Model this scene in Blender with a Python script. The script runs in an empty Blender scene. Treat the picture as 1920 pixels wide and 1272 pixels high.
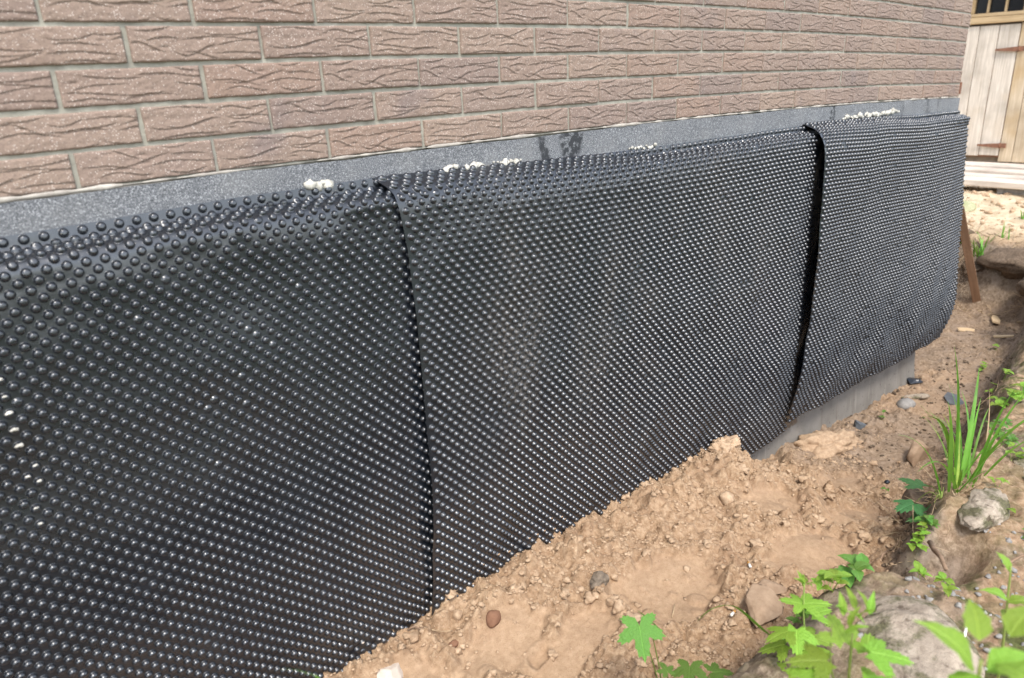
import bpy, math, random
import numpy as np
from mathutils import Vector, Matrix

# ------------------------------------------------------------------ camera, world, sun, exposure
scn = bpy.context.scene
col = scn.collection
rad = math.radians
cam_d = bpy.data.cameras.new('camera')
cam = bpy.data.objects.new('camera', cam_d)
col.objects.link(cam)
YAW, PITCH, ROLL = 0.7183, -0.336, -0.0351
CAM = (-0.316, -1.5642, 0.1634)
def cam_axes():
    cy, sy, cp, sp, cr, sr = math.cos(YAW), math.sin(YAW), math.cos(PITCH), math.sin(PITCH), math.cos(ROLL), math.sin(ROLL)
    f = Vector((sy*cp, cy*cp, sp)); r0 = Vector((cy, -sy, 0)); u0 = r0.cross(f)
    return cr*r0 + sr*u0, -sr*r0 + cr*u0, f
_r, _u, _f = cam_axes()
cam.matrix_world = Matrix(((_r.x, _u.x, -_f.x, CAM[0]), (_r.y, _u.y, -_f.y, CAM[1]), (_r.z, _u.z, -_f.z, CAM[2]), (0, 0, 0, 1)))
cam_d.sensor_width = 36.0
cam_d.lens = 36.0*1379.32/1920
cam_d.clip_start = 0.05
cam_d.clip_end = 400
cam_d.dof.use_dof = True
cam_d.dof.focus_distance = 2.4
cam_d.dof.aperture_fstop = 3.6
scn.camera = cam

SUN_EL, SUN_AZ = rad(56), rad(215)        # azimuth measured clockwise from +y
world = bpy.data.worlds.new('World')
scn.world = world
world.use_nodes = True
wn, wl = world.node_tree.nodes, world.node_tree.links
bg = wn['Background']
sky = wn.new('ShaderNodeTexSky')
sky.sky_type = 'NISHITA'
sky.sun_disc = False
sky.sun_elevation = SUN_EL
sky.sun_rotation = SUN_AZ
sky.air_density = 1.0
sky.dust_density = 1.2
sky.ozone_density = 1.0
hs = wn.new('ShaderNodeHueSaturation')
hs.inputs['Saturation'].default_value = 0.48
wl.new(sky.outputs[0], hs.inputs['Color'])
wl.new(hs.outputs[0], bg.inputs['Color'])
bg.inputs['Strength'].default_value = 0.15

sun_d = bpy.data.lights.new('sun', 'SUN')
sun_d.energy = 0.9
sun_d.angle = rad(11)
sun_d.color = (1.0, 0.95, 0.88)
sun = bpy.data.objects.new('sun', sun_d)
col.objects.link(sun)
sd = Vector((math.sin(SUN_AZ)*math.cos(SUN_EL), math.cos(SUN_AZ)*math.cos(SUN_EL), math.sin(SUN_EL)))
sun.rotation_euler = sd.to_track_quat('Z', 'Y').to_euler()
sun.location = sd*20

scn.view_settings.view_transform = 'Standard'
scn.view_settings.look = 'None'
scn.view_settings.exposure = 1.78
scn.view_settings.gamma = 1.0
scn.view_settings.use_curve_mapping = False

# ------------------------------------------------------------------ helpers
rng = np.random.default_rng(7)
random.seed(7)

#--TERRAIN-BEGIN
def _h(ix, iy, seed):
    n = (ix*374761393 + iy*668265263 + seed*1274126177) & 0xFFFFFFFF
    n = ((n ^ (n >> 13))*1274126177) & 0xFFFFFFFF
    n = n ^ (n >> 16)
    return (n & 0xFFFF)/65535.0

def vnoise(x, y, seed=0):
    x = np.asarray(x, float); y = np.asarray(y, float)
    ix = np.floor(x).astype(np.int64); iy = np.floor(y).astype(np.int64)
    fx = x-ix; fy = y-iy
    fx = fx*fx*fx*(fx*(fx*6-15)+10); fy = fy*fy*fy*(fy*(fy*6-15)+10)
    a = _h(ix, iy, seed); b = _h(ix+1, iy, seed); c = _h(ix, iy+1, seed); d = _h(ix+1, iy+1, seed)
    return (a+(b-a)*fx)*(1-fy)+(c+(d-c)*fx)*fy - 0.5

def fbm(x, y, seed=0, octs=4, gain=0.5):
    s = 0; a = 1.0
    for i in range(octs):
        c, sn = math.cos(i*1.1), math.sin(i*1.1)
        s = s + a*vnoise((x*c-y*sn)*2**i+i*17.3, (x*sn+y*c)*2**i-i*9.1, seed+i)
        a *= gain
    return s

def sstep(a, b, v):
    t = np.clip((v-a)/(b-a), 0, 1)
    return t*t*(3-2*t)

FOOT_X = [-6, 0.6, 1.15, 1.5, 1.9, 2.4, 2.9, 3.8, 5.0, 5.9, 7.0]
FOOT_Y = [-0.74, -0.76, -0.80, -0.86, -0.84, -0.74, -0.62, -0.47, -0.30, -0.16, 0.3]
# smooth trodden patches of the trench floor: x, y, rx, ry, depth
PATCHES = [(0.72, -0.28, 0.17, 0.10, .012), (0.90, -0.42, .20, .07, .014), (1.25, -0.46, .22, .13, .018), (1.95, -0.42, .16, .10, .02),
           (1.75, -0.66, .20, .12, .016), (2.6, -0.36, .16, .1, .01), (3.4, -0.35, .5, .12, .01), (4.4, -0.25, .7, .14, .008), (.42, -.22, .16, .1, .012), (2.2, -.62, .2, .1, .01)]

def ground(x, y, fine=True):
    x = np.asarray(x, float); y = np.asarray(y, float)
    floor = np.interp(x, [-6, 0.3, 1.0, 1.7, 2.1, 2.35, 2.6, 3.0, 3.6, 4.4, 6.0, 8], [-1.36, -1.31, -1.27, -1.27, -1.31, -1.475, -1.565, -1.61, -1.64, -1.70, -1.72, -1.72])
    # the loose dirt is heaped a little against the sheet and falls towards the bank
    floor = floor - 0.05*sstep(-0.06, -0.55, y)*(x < 9)*sstep(2.6, 2.0, x)
    floor = floor + 0.05*np.exp(-((x-2.02)/.16)**2-((y+.14)/.12)**2) + 0.02*np.exp(-((x-2.52)/.17)**2-((y+.20)/.09)**2)
    ft = np.interp(x, FOOT_X, FOOT_Y) + 0.05*fbm(x*3.1, x*0+4.2, 21, 3) + 0.03*fbm(x*9, y*9, 5, 2)
    top = np.interp(x, [-6, 0.7, 1.05, 1.4, 1.62, 1.9, 2.6, 3.6, 5, 7], [-1.10, -1.08, -1.04, -1.05, -1.20, -1.13, -1.16, -1.24, -1.3, -1.25])
    top = top + 0.05*fbm(x*2.2, y*2.2, 31, 3) + 0.03*fbm(x*8, y*8, 33, 3) + 0.03*sstep(-1.1, -2.0, y)
    w = np.interp(x, [0, 1.3, 2.0, 3.0, 5.0], [.17, .17, .16, .24, .22])
    k = sstep(0, 1, (ft-y)/w)
    z = floor + (top-floor)*k
    # end wall of the trench and the sandy ground beyond
    ex = 6.15 + 0.25*fbm(y*2.0, y*0+1.5, 41, 3) - 0.35*(y < -0.1)*np.clip(-0.1-y, 0, 1)
    ke = sstep(0, 1, (x-ex)/0.34)
    endt = np.interp(x, [6, 6.8, 8.2, 10, 14], [-1.26, -1.13, -1.03, -0.97, -0.95]) + 0.03*fbm(x*1.5, y*1.5, 51, 3)
    z = np.where(x > 5.5, z + (np.maximum(endt, z)-z)*ke, z)
    # far side beyond the house corner
    kn = sstep(0.9, 1.4, y)*(x > 4.0)
    z = z + (-1.1-z)*kn*(x < 7)
    # brown hollow in the bank
    hol = np.exp(-(((x-1.80)/.13)**2+((y+1.04)/.07)**2)**1.5)
    z = z - 0.11*hol
    bank = np.clip(k+ke, 0, 1)
    if fine:
        rough = np.ones_like(x)
        for (px, py, rx, ry, dp) in PATCHES:
            q = ((x-px)/rx)**2+((y-py)/ry)**2 + 0.9*fbm(x*14, y*14, 61, 3)
            m = sstep(1.25, 0.75, q)
            rough = rough*(1-0.93*m)
            z = z - dp*m*(1-bank) + 0.006*np.exp(-((q-1.25)/.3)**2)*(1-bank)
        z = z + (0.040*fbm(x*5, y*5, 71, 2) + rough*(0.015*fbm(x*15, y*15, 72, 3) + 0.013*fbm(x*48, y*48, 73, 3)))*(1-0.3*bank)
        # crumbling ledges on the bank
        z = z + bank*(0.030*np.abs(fbm(x*5, y*9, 81, 3)) + 0.005*fbm(x*35, y*35, 83, 3)) * sstep(9.5, 6.5, x)
        z = z + 0.05*sstep(.35, .75, k)*sstep(1.0, .75, k)*np.abs(fbm(x*11, y*6, 85, 3))
        return z, rough, k, ke, hol
    return z
#--TERRAIN-END

def mat(name):
    m = bpy.data.materials.new(name)
    m.use_nodes = True
    nt = m.node_tree
    return m, nt, nt.nodes['Principled BSDF']

def N(nt, kind, **k):
    n = nt.nodes.new('ShaderNode'+kind)
    for a, v in k.items():
        if a.startswith('i_'):
            n.inputs[a[2:].replace('_', ' ')].default_value = v
        else:
            setattr(n, a, v)
    return n

def L(nt, a, b):
    nt.links.new(a, b)

def noise(nt, vec, scale, detail=4, rough=0.55, dist=0.0):
    n = N(nt, 'TexNoise')
    n.inputs['Scale'].default_value = scale
    n.inputs['Detail'].default_value = detail
    n.inputs['Roughness'].default_value = rough
    n.inputs['Distortion'].default_value = dist
    if vec is not None:
        L(nt, vec, n.inputs['Vector'])
    return n.outputs['Fac']

def ramp(nt, fac, stops, interp='LINEAR'):
    r = N(nt, 'ValToRGB')
    e = r.color_ramp.elements
    r.color_ramp.interpolation = interp
    while len(e) < len(stops):
        e.new(0.5)
    for i, (p, c) in enumerate(stops):
        e[i].position = p
        e[i].color = (*c, 1) if len(c) == 3 else c
    L(nt, fac, r.inputs[0])
    return r.outputs['Color']

def mixc(nt, fac, a, b, mode='MIX'):
    m = N(nt, 'Mix', data_type='RGBA', blend_type=mode)
    for s, v in ((0, fac), (6, a), (7, b)):
        if hasattr(v, 'links'):
            L(nt, v, m.inputs[s])
        else:
            m.inputs[s].default_value = v if s == 0 else (*v, 1)
    return m.outputs[2]

def mth(nt, op, a, b=0.0, c=0.0):
    m = N(nt, 'Math', operation=op)
    for s, v in ((0, a), (1, b), (2, c)):
        if hasattr(v, 'links'):
            L(nt, v, m.inputs[s])
        else:
            m.inputs[s].default_value = v
    return m.outputs[0]

def bump(nt, bsdf, h, strength, dist):
    b = N(nt, 'Bump')
    b.inputs['Strength'].default_value = strength
    b.inputs['Distance'].default_value = dist
    L(nt, h, b.inputs['Height'])
    L(nt, b.outputs[0], bsdf.inputs['Normal'])

def coords(nt):
    return N(nt, 'TexCoord').outputs['Object']

def worldpos(nt):
    return N(nt, 'NewGeometry').outputs['Position']

def simple(name, c, rough=0.8, c2=None, scale=20, bmp=0.3, bd=0.002, spec=0.3, det=5):
    m, nt, b = mat(name)
    co = coords(nt)
    n = noise(nt, co, scale, det)
    c2 = c2 or tuple(v*0.65 for v in c)
    L(nt, ramp(nt, n, [(.3, c2), (.7, c)]), b.inputs['Base Color'])
    b.inputs['Roughness'].default_value = rough
    b.inputs['Specular IOR Level'].default_value = spec
    if bmp:
        bump(nt, b, noise(nt, co, scale*4, 4), bmp, bd)
    return m

def make_mesh(name, v, faces=None, loops=None, starts=None, smooth=True):
    me = bpy.data.meshes.new(name)
    if faces is not None:
        me.from_pydata([tuple(p) for p in v], [], [tuple(f) for f in faces])
    else:
        v = np.asarray(v, np.float32)
        me.vertices.add(len(v)); me.vertices.foreach_set('co', v.ravel())
        me.loops.add(len(loops)); me.loops.foreach_set('vertex_index', np.asarray(loops, np.int32))
        me.polygons.add(len(starts)); me.polygons.foreach_set('loop_start', np.asarray(starts, np.int32))
        me.update(calc_edges=True)
        me.validate()
    me.polygons.foreach_set('use_smooth', np.full(len(me.polygons), bool(smooth)))
    me.update()
    return me

def link(name, me, m=None, parent=None, loc=(0, 0, 0), rot=(0, 0, 0), scale=(1, 1, 1)):
    o = bpy.data.objects.new(name, me)
    col.objects.link(o)
    if m is not None and me is not None and not me.materials:
        me.materials.append(m)
    if parent is not None:
        o.parent = parent
    o.location = loc; o.rotation_euler = rot; o.scale = scale
    return o

def tag(o, label=None, cat=None, group=None, kind=None):
    if label: o['label'] = label
    if cat: o['category'] = cat
    if group: o['group'] = group
    if kind: o['kind'] = kind
    return o

def empty(name, loc=(0, 0, 0), rot=(0, 0, 0)):
    return link(name, None, None, None, loc, rot)

def box_data(x0, x1, y0, y1, z0, z1, bev=0.0):
    """box with chamfered edges (bev) as verts, faces"""
    if bev <= 0:
        v = [(x, y, z) for x in (x0, x1) for y in (y0, y1) for z in (z0, z1)]
        f = [(0, 1, 3, 2), (4, 6, 7, 5), (0, 4, 5, 1), (2, 3, 7, 6), (0, 2, 6, 4), (1, 5, 7, 3)]
        return v, f
    import bmesh
    bm = bmesh.new()
    bmesh.ops.create_cube(bm, size=1)
    for p in bm.verts:
        p.co = ((x0+x1)/2+p.co.x*(x1-x0), (y0+y1)/2+p.co.y*(y1-y0), (z0+z1)/2+p.co.z*(z1-z0))
    bmesh.ops.bevel(bm, geom=bm.edges[:], offset=bev, segments=1, affect='EDGES')
    v = [tuple(p.co) for p in bm.verts]
    f = [tuple(q.index for q in fc.verts) for fc in bm.faces]
    bm.free()
    return v, f

def box(name, m, parent, x0, x1, y0, y1, z0, z1, bev=0.0, **k):
    v, f = box_data(x0, x1, y0, y1, z0, z1, bev)
    return link(name, make_mesh(name, v, f, smooth=False), m, parent, **k)

def grid_mesh(name, X, Y, Z, smooth=True):
    nx, ny = X.shape
    v = np.stack([X, Y, Z], -1).reshape(-1, 3)
    i = np.arange(nx*ny).reshape(nx, ny)
    q = np.stack([i[:-1, :-1], i[1:, :-1], i[1:, 1:], i[:-1, 1:]], -1).reshape(-1, 4)
    return make_mesh(name, v, loops=q.ravel(), starts=np.arange(len(q))*4, smooth=smooth)

def set_color_attr(me, name, rgba):
    a = me.color_attributes.new(name, 'FLOAT_COLOR', 'POINT')
    a.data.foreach_set('color', np.asarray(rgba, np.float32).ravel())

def tube(pts, rads, n=6, cap=True):
    v = []; f = []
    P = [Vector(p) for p in pts]
    for i, p in enumerate(P):
        d = (P[min(i+1, len(P)-1)]-P[max(i-1, 0)]).normalized()
        a = d.cross(Vector((0.3, 0.2, 1))).normalized()
        b = d.cross(a)
        for k in range(n):
            t = 2*math.pi*k/n
            v.append(p+rads[i]*(math.cos(t)*a+math.sin(t)*b))
    for i in range(len(P)-1):
        for k in range(n):
            f.append((i*n+k, i*n+(k+1) % n, (i+1)*n+(k+1) % n, (i+1)*n+k))
    if cap:
        f.append(tuple(range(n))[::-1]); f.append(tuple(range((len(P)-1)*n, len(P)*n)))
    return v, f

def rock_data(seed, sx, sy, sz, sub=3, rough=0.25, facet=0.0):
    import bmesh
    bm = bmesh.new()
    bmesh.ops.create_icosphere(bm, subdivisions=sub, radius=1)
    r = random.Random(seed)
    planes = [(Vector((r.gauss(0, 1), r.gauss(0, 1), r.gauss(0, 1))).normalized(), r.uniform(.48, .85)) for _ in range(12)]
    co = np.array([p.co[:] for p in bm.verts])
    a = fbm(co[:, 0]*1.3+seed*3.1, co[:, 1]*1.3+co[:, 2]*.9, seed, 3)+fbm(co[:, 2]*2.1, co[:, 0]*2.1-co[:, 1], seed+9, 3)*.6
    b = fbm(co[:, 0]*6+seed, co[:, 1]*6+co[:, 2]*5, seed+3, 3)
    for i, p in enumerate(bm.verts):
        c = p.co*(1+rough*a[i]+(0 if facet else rough*.25*b[i]))
        if facet:
            for n, d in planes:
                e = c.dot(n)-d
                if e > 0:
                    c = c-n*e*facet
        if facet: c = c*(1+.22*rough*b[i]+.10*rough*a[i])
        p.co = (c.x*sx, c.y*sy, c.z*sz)
    v = np.array([p.co[:] for p in bm.verts]); f = [tuple(q.index for q in fc.verts) for fc in bm.faces]
    bm.free()
    return v, f

# ------------------------------------------------------------------ materials
def brick_material():
    m, nt, b = mat('rustic_brick')
    co = coords(nt)
    oi = N(nt, 'ObjectInfo')
    base = ramp(nt, oi.outputs['Random'], [(0, (.262, .180, .132)), (.25, (.280, .205, .152)), (.5, (.258, .187, .142)), (.75, (.236, .172, .134)), (.9, (.215, .162, .131)), (1, (.290, .210, .155))])
    wp = worldpos(nt)
    big = noise(nt, wp, 9, 3)
    c = mixc(nt, mth(nt, 'MULTIPLY', big, .45), base, (.20, .145, .13))
    dk = ramp(nt, noise(nt, wp, 4.3, 3, .6), [(.60, (0, 0, 0)), (.72, (1, 1, 1))])
    c = mixc(nt, mth(nt, 'MULTIPLY', dk, .5), c, (.15, .12, .115))
    fine = noise(nt, wp, 260, 3, .7)
    c = mixc(nt, mth(nt, 'MULTIPLY', ramp(nt, fine, [(.38, (1, 1, 1)), (.52, (0, 0, 0))]), .35), c, (.12, .08, .07))
    vo = N(nt, 'TexVoronoi'); vo.inputs['Scale'].default_value = 240
    L(nt, wp, vo.inputs['Vector'])
    pk = ramp(nt, vo.outputs['Distance'], [(.20, (1, 1, 1)), (.33, (0, 0, 0))])
    sel = ramp(nt, noise(nt, wp, 130, 1), [(.45, (0, 0, 0)), (.53, (1, 1, 1))])
    c = mixc(nt, mth(nt, 'MULTIPLY', mth(nt, 'MULTIPLY', pk, sel), .6), c, (.62, .54, .48))
    L(nt, c, b.inputs['Base Color'])
    b.inputs['Roughness'].default_value = .85
    b.inputs['Specular IOR Level'].default_value = .25
    h = mth(nt, 'ADD', mth(nt, 'MULTIPLY', fine, .6), mth(nt, 'MULTIPLY', noise(nt, wp, 70, 4), .8))
    bump(nt, b, h, .55, .0022)
    return m

def mortar_material():
    m, nt, b = mat('mortar')
    wp = worldpos(nt)
    c = ramp(nt, noise(nt, wp, 30, 5), [(.3, (.22, .205, .165)), (.7, (.34, .32, .26))])
    c = mixc(nt, ramp(nt, noise(nt, wp, 6, 3), [(.55, (0, 0, 0)), (.7, (.6, .6, .6))]), c, (.25, .235, .20))
    L(nt, c, b.inputs['Base Color'])
    b.inputs['Roughness'].default_value = .95
    bump(nt, b, noise(nt, wp, 170, 4), .6, .002)
    return m

def felt_material():
    m, nt, b = mat('bitumen_felt')
    wp = worldpos(nt)
    g = noise(nt, wp, 300, 3, .85)
    c = ramp(nt, g, [(.30, (.025, .027, .030)), (.43, (.088, .091, .097)), (.55, (.17, .173, .18)), (.68, (.50, .50, .50))])
    c = mixc(nt, ramp(nt, noise(nt, wp, 5, 4), [(.5, (0, 0, 0)), (.75, (.45, .45, .45))]), c, (.24, .235, .225))
    # black runs of bitumen at two places, and a seam
    sx = N(nt, 'SeparateXYZ'); L(nt, wp, sx.inputs[0])
    wob = mth(nt, 'MULTIPLY', mth(nt, 'SUBTRACT', noise(nt, wp, 22, 4), .5), .10)
    xx = mth(nt, 'ADD', sx.outputs[0], wob)
    for (x0, hw, amt) in ((1.19, .022, .9), (1.30, .045, .92), (2.93, .016, .85), (3.66, .02, .4), (3.98, .022, .5), (4.12, .018, .4)):
        d = mth(nt, 'ABSOLUTE', mth(nt, 'SUBTRACT', xx, x0))
        k = mth(nt, 'MULTIPLY', ramp(nt, mth(nt, 'DIVIDE', d, hw*2), [(.35, (1, 1, 1)), (.6, (0, 0, 0))]), amt)
        k = mth(nt, 'MULTIPLY', k, ramp(nt, noise(nt, wp, 60, 3), [(.38, (0, 0, 0)), (.5, (1, 1, 1))]))
        c = mixc(nt, k, c, (.012, .013, .016))
    L(nt, c, b.inputs['Base Color'])
    b.inputs['Roughness'].default_value = .7
    b.inputs['Specular IOR Level'].default_value = .5
    bump(nt, b, g, .8, .0016)
    return m

def membrane_material():
    m, nt, b = mat('black_dimpled_plastic')
    wp = worldpos(nt)
    sx = N(nt, 'SeparateXYZ'); L(nt, wp, sx.inputs[0])
    # dusty smears: middle sheet, and splashed sand close to the ground
    st = N(nt, 'Mapping'); st.inputs['Rotation'].default_value = (0, rad(35), 0); st.inputs['Scale'].default_value = (1, 1, .35)
    L(nt, wp, st.inputs[0])
    big = noise(nt, st.outputs[0], 4.5, 4, .6)
    def band(v, a, b2, c2, d2):
        return mth(nt, 'MULTIPLY', mapr(nt, v, a, b2), mapr(nt, v, d2, c2))
    xm = band(sx.outputs[0], .7, 1.0, 1.9, 2.5)
    xm = mth(nt, 'MULTIPLY', xm, mth(nt, 'ADD', .35, mth(nt, 'MULTIPLY', band(sx.outputs[2], -1.0, -.6, -.45, -.15), .9)))
    k = mth(nt, 'MULTIPLY', xm, ramp(nt, big, [(.46, (0, 0, 0)), (.66, (1, 1, 1))]))
    low = mth(nt, 'MULTIPLY', mapr(nt, sx.outputs[2], -1.12, -1.30), .5)
    k = mth(nt, 'MAXIMUM', k, low)
    gr = ramp(nt, noise(nt, wp, 95, 5, .8), [(.50, (0, 0, 0)), (.58, (1, 1, 1))])
    kk = mth(nt, 'MULTIPLY', k, mth(nt, 'ADD', mth(nt, 'MULTIPLY', gr, .34), .02))
    base = ramp(nt, noise(nt, wp, 11, 3), [(.3, (.0068, .0086, .0122)), (.7, (.0105, .013, .0175))])
    c = mixc(nt, kk, base, (.17, .135, .10))
    spk = ramp(nt, noise(nt, wp, 330, 1, .5), [(.73, (0, 0, 0)), (.77, (1, 1, 1))])
    spk = mth(nt, 'MULTIPLY', spk, ramp(nt, noise(nt, wp, 3, 2), [(.48, (0, 0, 0)), (.62, (.8, .8, .8))]))
    c = mixc(nt, spk, c, (.3, .26, .21))
    L(nt, c, b.inputs['Base Color'])
    r = mth(nt, 'ADD', mth(nt, 'MULTIPLY', noise(nt, wp, 30, 5), .16), .21)
    r = mth(nt, 'ADD', r, mth(nt, 'MULTIPLY', kk, .8))
    L(nt, r, b.inputs['Roughness'])
    b.inputs['IOR'].default_value = 1.72
    b.inputs['Specular IOR Level'].default_value = .62
    bump(nt, b, noise(nt, wp, 150, 3), .12, .001)
    return m

def mapr(nt, v, a, b2):
    n = N(nt, 'MapRange')
    L(nt, v, n.inputs['Value'])
    n.inputs['From Min'].default_value = a; n.inputs['From Max'].default_value = b2
    return n.outputs[0]

def concrete_material():
    m, nt, b = mat('foundation_concrete')
    wp = worldpos(nt)
    mp = N(nt, 'Mapping'); mp.inputs['Scale'].default_value = (26, 26, 1.3); mp.inputs['Rotation'].default_value = (0, rad(6), 0)
    L(nt, wp, mp.inputs[0])
    c = ramp(nt, noise(nt, wp, 5, 5), [(.3, (.16, .145, .125)), (.7, (.26, .242, .215))])
    streak = ramp(nt, noise(nt, mp.outputs[0], 1.5, 3, .6), [(.60, (0, 0, 0)), (.68, (1, 1, 1))])
    c = mixc(nt, mth(nt, 'MULTIPLY', streak, .4), c, (.36, .34, .30))
    streak2 = ramp(nt, noise(nt, mp.outputs[0], .8, 3, .6), [(.58, (0, 0, 0)), (.72, (1, 1, 1))])
    c = mixc(nt, mth(nt, 'MULTIPLY', streak2, .45), c, (.10, .066, .04))
    c = mixc(nt, ramp(nt, noise(nt, wp, 60, 2), [(.66, (0, 0, 0)), (.7, (.8, .8, .8))]), c, (.1, .085, .07))
    L(nt, c, b.inputs['Base Color'])
    b.inputs['Roughness'].default_value = .8
    bump(nt, b, noise(nt, wp, 60, 5), .35, .002)
    return m

def soil_material():
    m, nt, b = mat('soil')
    wp = worldpos(nt)
    at = N(nt, 'Attribute', attribute_name='soil')
    sp = N(nt, 'SeparateColor'); L(nt, at.outputs['Color'], sp.inputs[0])
    hum, moss, comp = sp.outputs[0], sp.outputs[1], sp.outputs[2]
    dry = at.outputs['Alpha']
    n1 = noise(nt, wp, 7, 5, .6); n2 = noise(nt, wp, 55, 5, .65); n3 = noise(nt, wp, 300, 3, .7)
    sand = ramp(nt, n2, [(.25, (.21, .127, .070)), (.5, (.36, .238, .142)), (.75, (.54, .388, .252))])
    sand = mixc(nt, mth(nt, 'MULTIPLY', ramp(nt, n1, [(.5, (0, 0, 0)), (.72, (1, 1, 1))]), .45), sand, (.25, .145, .085))
    sand = mixc(nt, mth(nt, 'MULTIPLY', comp, .55), sand, (.42, .285, .178))
    sand = mixc(nt, dry, sand, ramp(nt, noise(nt, wp, 9, 6, .65), [(.3, (.36, .27, .17)), (.6, (.62, .50, .34))]))
    humc = ramp(nt, n2, [(.25, (.07, .048, .032)), (.5, (.20, .148, .104)), (.75, (.40, .315, .23))])
    humc = mixc(nt, mth(nt, 'MULTIPLY', ramp(nt, noise(nt, wp, 12, 4), [(.48, (0, 0, 0)), (.62, (1, 1, 1))]), .8), humc, (.27, .21, .16))
    c = mixc(nt, hum, sand, humc)
    mossc = ramp(nt, noise(nt, wp, 130, 4, .7), [(.3, (.04, .045, .014)), (.7, (.13, .14, .05))])
    mm = mth(nt, 'MULTIPLY', moss, ramp(nt, noise(nt, wp, 22, 5), [(.42, (0, 0, 0)), (.58, (1, 1, 1))]))
    c = mixc(nt, mm, c, mossc)
    sy = N(nt, 'SeparateXYZ'); L(nt, wp, sy.inputs[0])
    unseen_dark_grass = mapr(nt, mth(nt, 'ADD', sy.outputs[1], mth(nt, 'MULTIPLY', noise(nt, wp, 2.5, 4), .5)), -1.35, -1.75)  # unseen ground behind the camera, made dark green to darken the sheets' reflections
    c = mixc(nt, unseen_dark_grass, c, ramp(nt, noise(nt, wp, 25, 5, .7), [(.3, (.018, .032, .008)), (.7, (.055, .085, .02))]))
    c = mixc(nt, mth(nt, 'MULTIPLY', ramp(nt, n3, [(.32, (1, 1, 1)), (.46, (0, 0, 0))]), .4), c, (.13, .075, .042))
    L(nt, c, b.inputs['Base Color'])
    b.inputs['Roughness'].default_value = .95
    b.inputs['Specular IOR Level'].default_value = .15
    rgh = mth(nt, 'SUBTRACT', 1.0, mth(nt, 'MULTIPLY', comp, .7))
    h = mth(nt, 'ADD', mth(nt, 'MULTIPLY', n2, rgh), mth(nt, 'MULTIPLY', n3, .35))
    bump(nt, b, h, 1.0, .008)
    return m

def clod_material(name, lo, hi, sc=60, mossy=False):
    m, nt, b = mat(name)
    wp = worldpos(nt)
    n2 = noise(nt, wp, sc, 5, .65)
    c = ramp(nt, n2, [(.25, lo), (.75, hi)])
    c = mixc(nt, mth(nt, 'MULTIPLY', ramp(nt, noise(nt, wp, 7, 3), [(.5, (0, 0, 0)), (.7, (1, 1, 1))]), .35), c, tuple(v*.62 for v in lo))
    if mossy:
        c = mixc(nt, ramp(nt, noise(nt, wp, 13, 5, .6), [(.48, (0, 0, 0)), (.60, (.85, .85, .85))]), c, ramp(nt, noise(nt, wp, 150, 3, .7), [(.3, (.035, .036, .014)), (.7, (.13, .125, .055))]))
        c = mixc(nt, ramp(nt, noise(nt, wp, 28, 5, .6), [(.58, (0, 0, 0)), (.66, (.7, .7, .7))]), c, (.07, .048, .032))
    L(nt, c, b.inputs['Base Color'])
    b.inputs['Roughness'].default_value = .95
    b.inputs['Specular IOR Level'].default_value = .15
    bump(nt, b, noise(nt, wp, sc*3.3, 4, .7), 1.0 if mossy else .7, .006 if mossy else .003)
    return m

def wood_material(name, lo, hi, axis=2, rough=.8, yellow=0.0):
    m, nt, b = mat(name)
    co = coords(nt)
    mp = N(nt, 'Mapping')
    s = [26, 26, 26]; s[axis] = 1.3
    mp.inputs['Scale'].default_value = s
    oi = N(nt, 'ObjectInfo')
    off = mth(nt, 'MULTIPLY', oi.outputs['Random'], 37.0)
    cb = N(nt, 'CombineXYZ'); L(nt, off, cb.inputs[0]); L(nt, off, cb.inputs[1]); L(nt, off, cb.inputs[2])
    ad = N(nt, 'VectorMath', operation='ADD'); L(nt, co, ad.inputs[0]); L(nt, cb.outputs[0], ad.inputs[1])
    L(nt, ad.outputs[0], mp.inputs[0])
    g = noise(nt, mp.outputs[0], 2.2, 6, .65, .4)
    c = ramp(nt, g, [(.28, lo), (.5, tuple((a+d)/2 for a, d in zip(lo, hi))), (.72, hi)])
    c = mixc(nt, mth(nt, 'MULTIPLY', ramp(nt, noise(nt, ad.outputs[0], 2.5, 4), [(.48, (0, 0, 0)), (.68, (1, 1, 1))]), .5), c, tuple(v*.62 for v in lo))
    if yellow:
        c = mixc(nt, mth(nt, 'MULTIPLY', ramp(nt, noise(nt, ad.outputs[0], 1.6, 3), [(.52, (0, 0, 0)), (.66, (1, 1, 1))]), yellow), c, (.42, .27, .11))
    L(nt, c, b.inputs['Base Color'])
    b.inputs['Roughness'].default_value = rough
    b.inputs['Specular IOR Level'].default_value = .2
    bump(nt, b, g, .35, .002)
    return m

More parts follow.
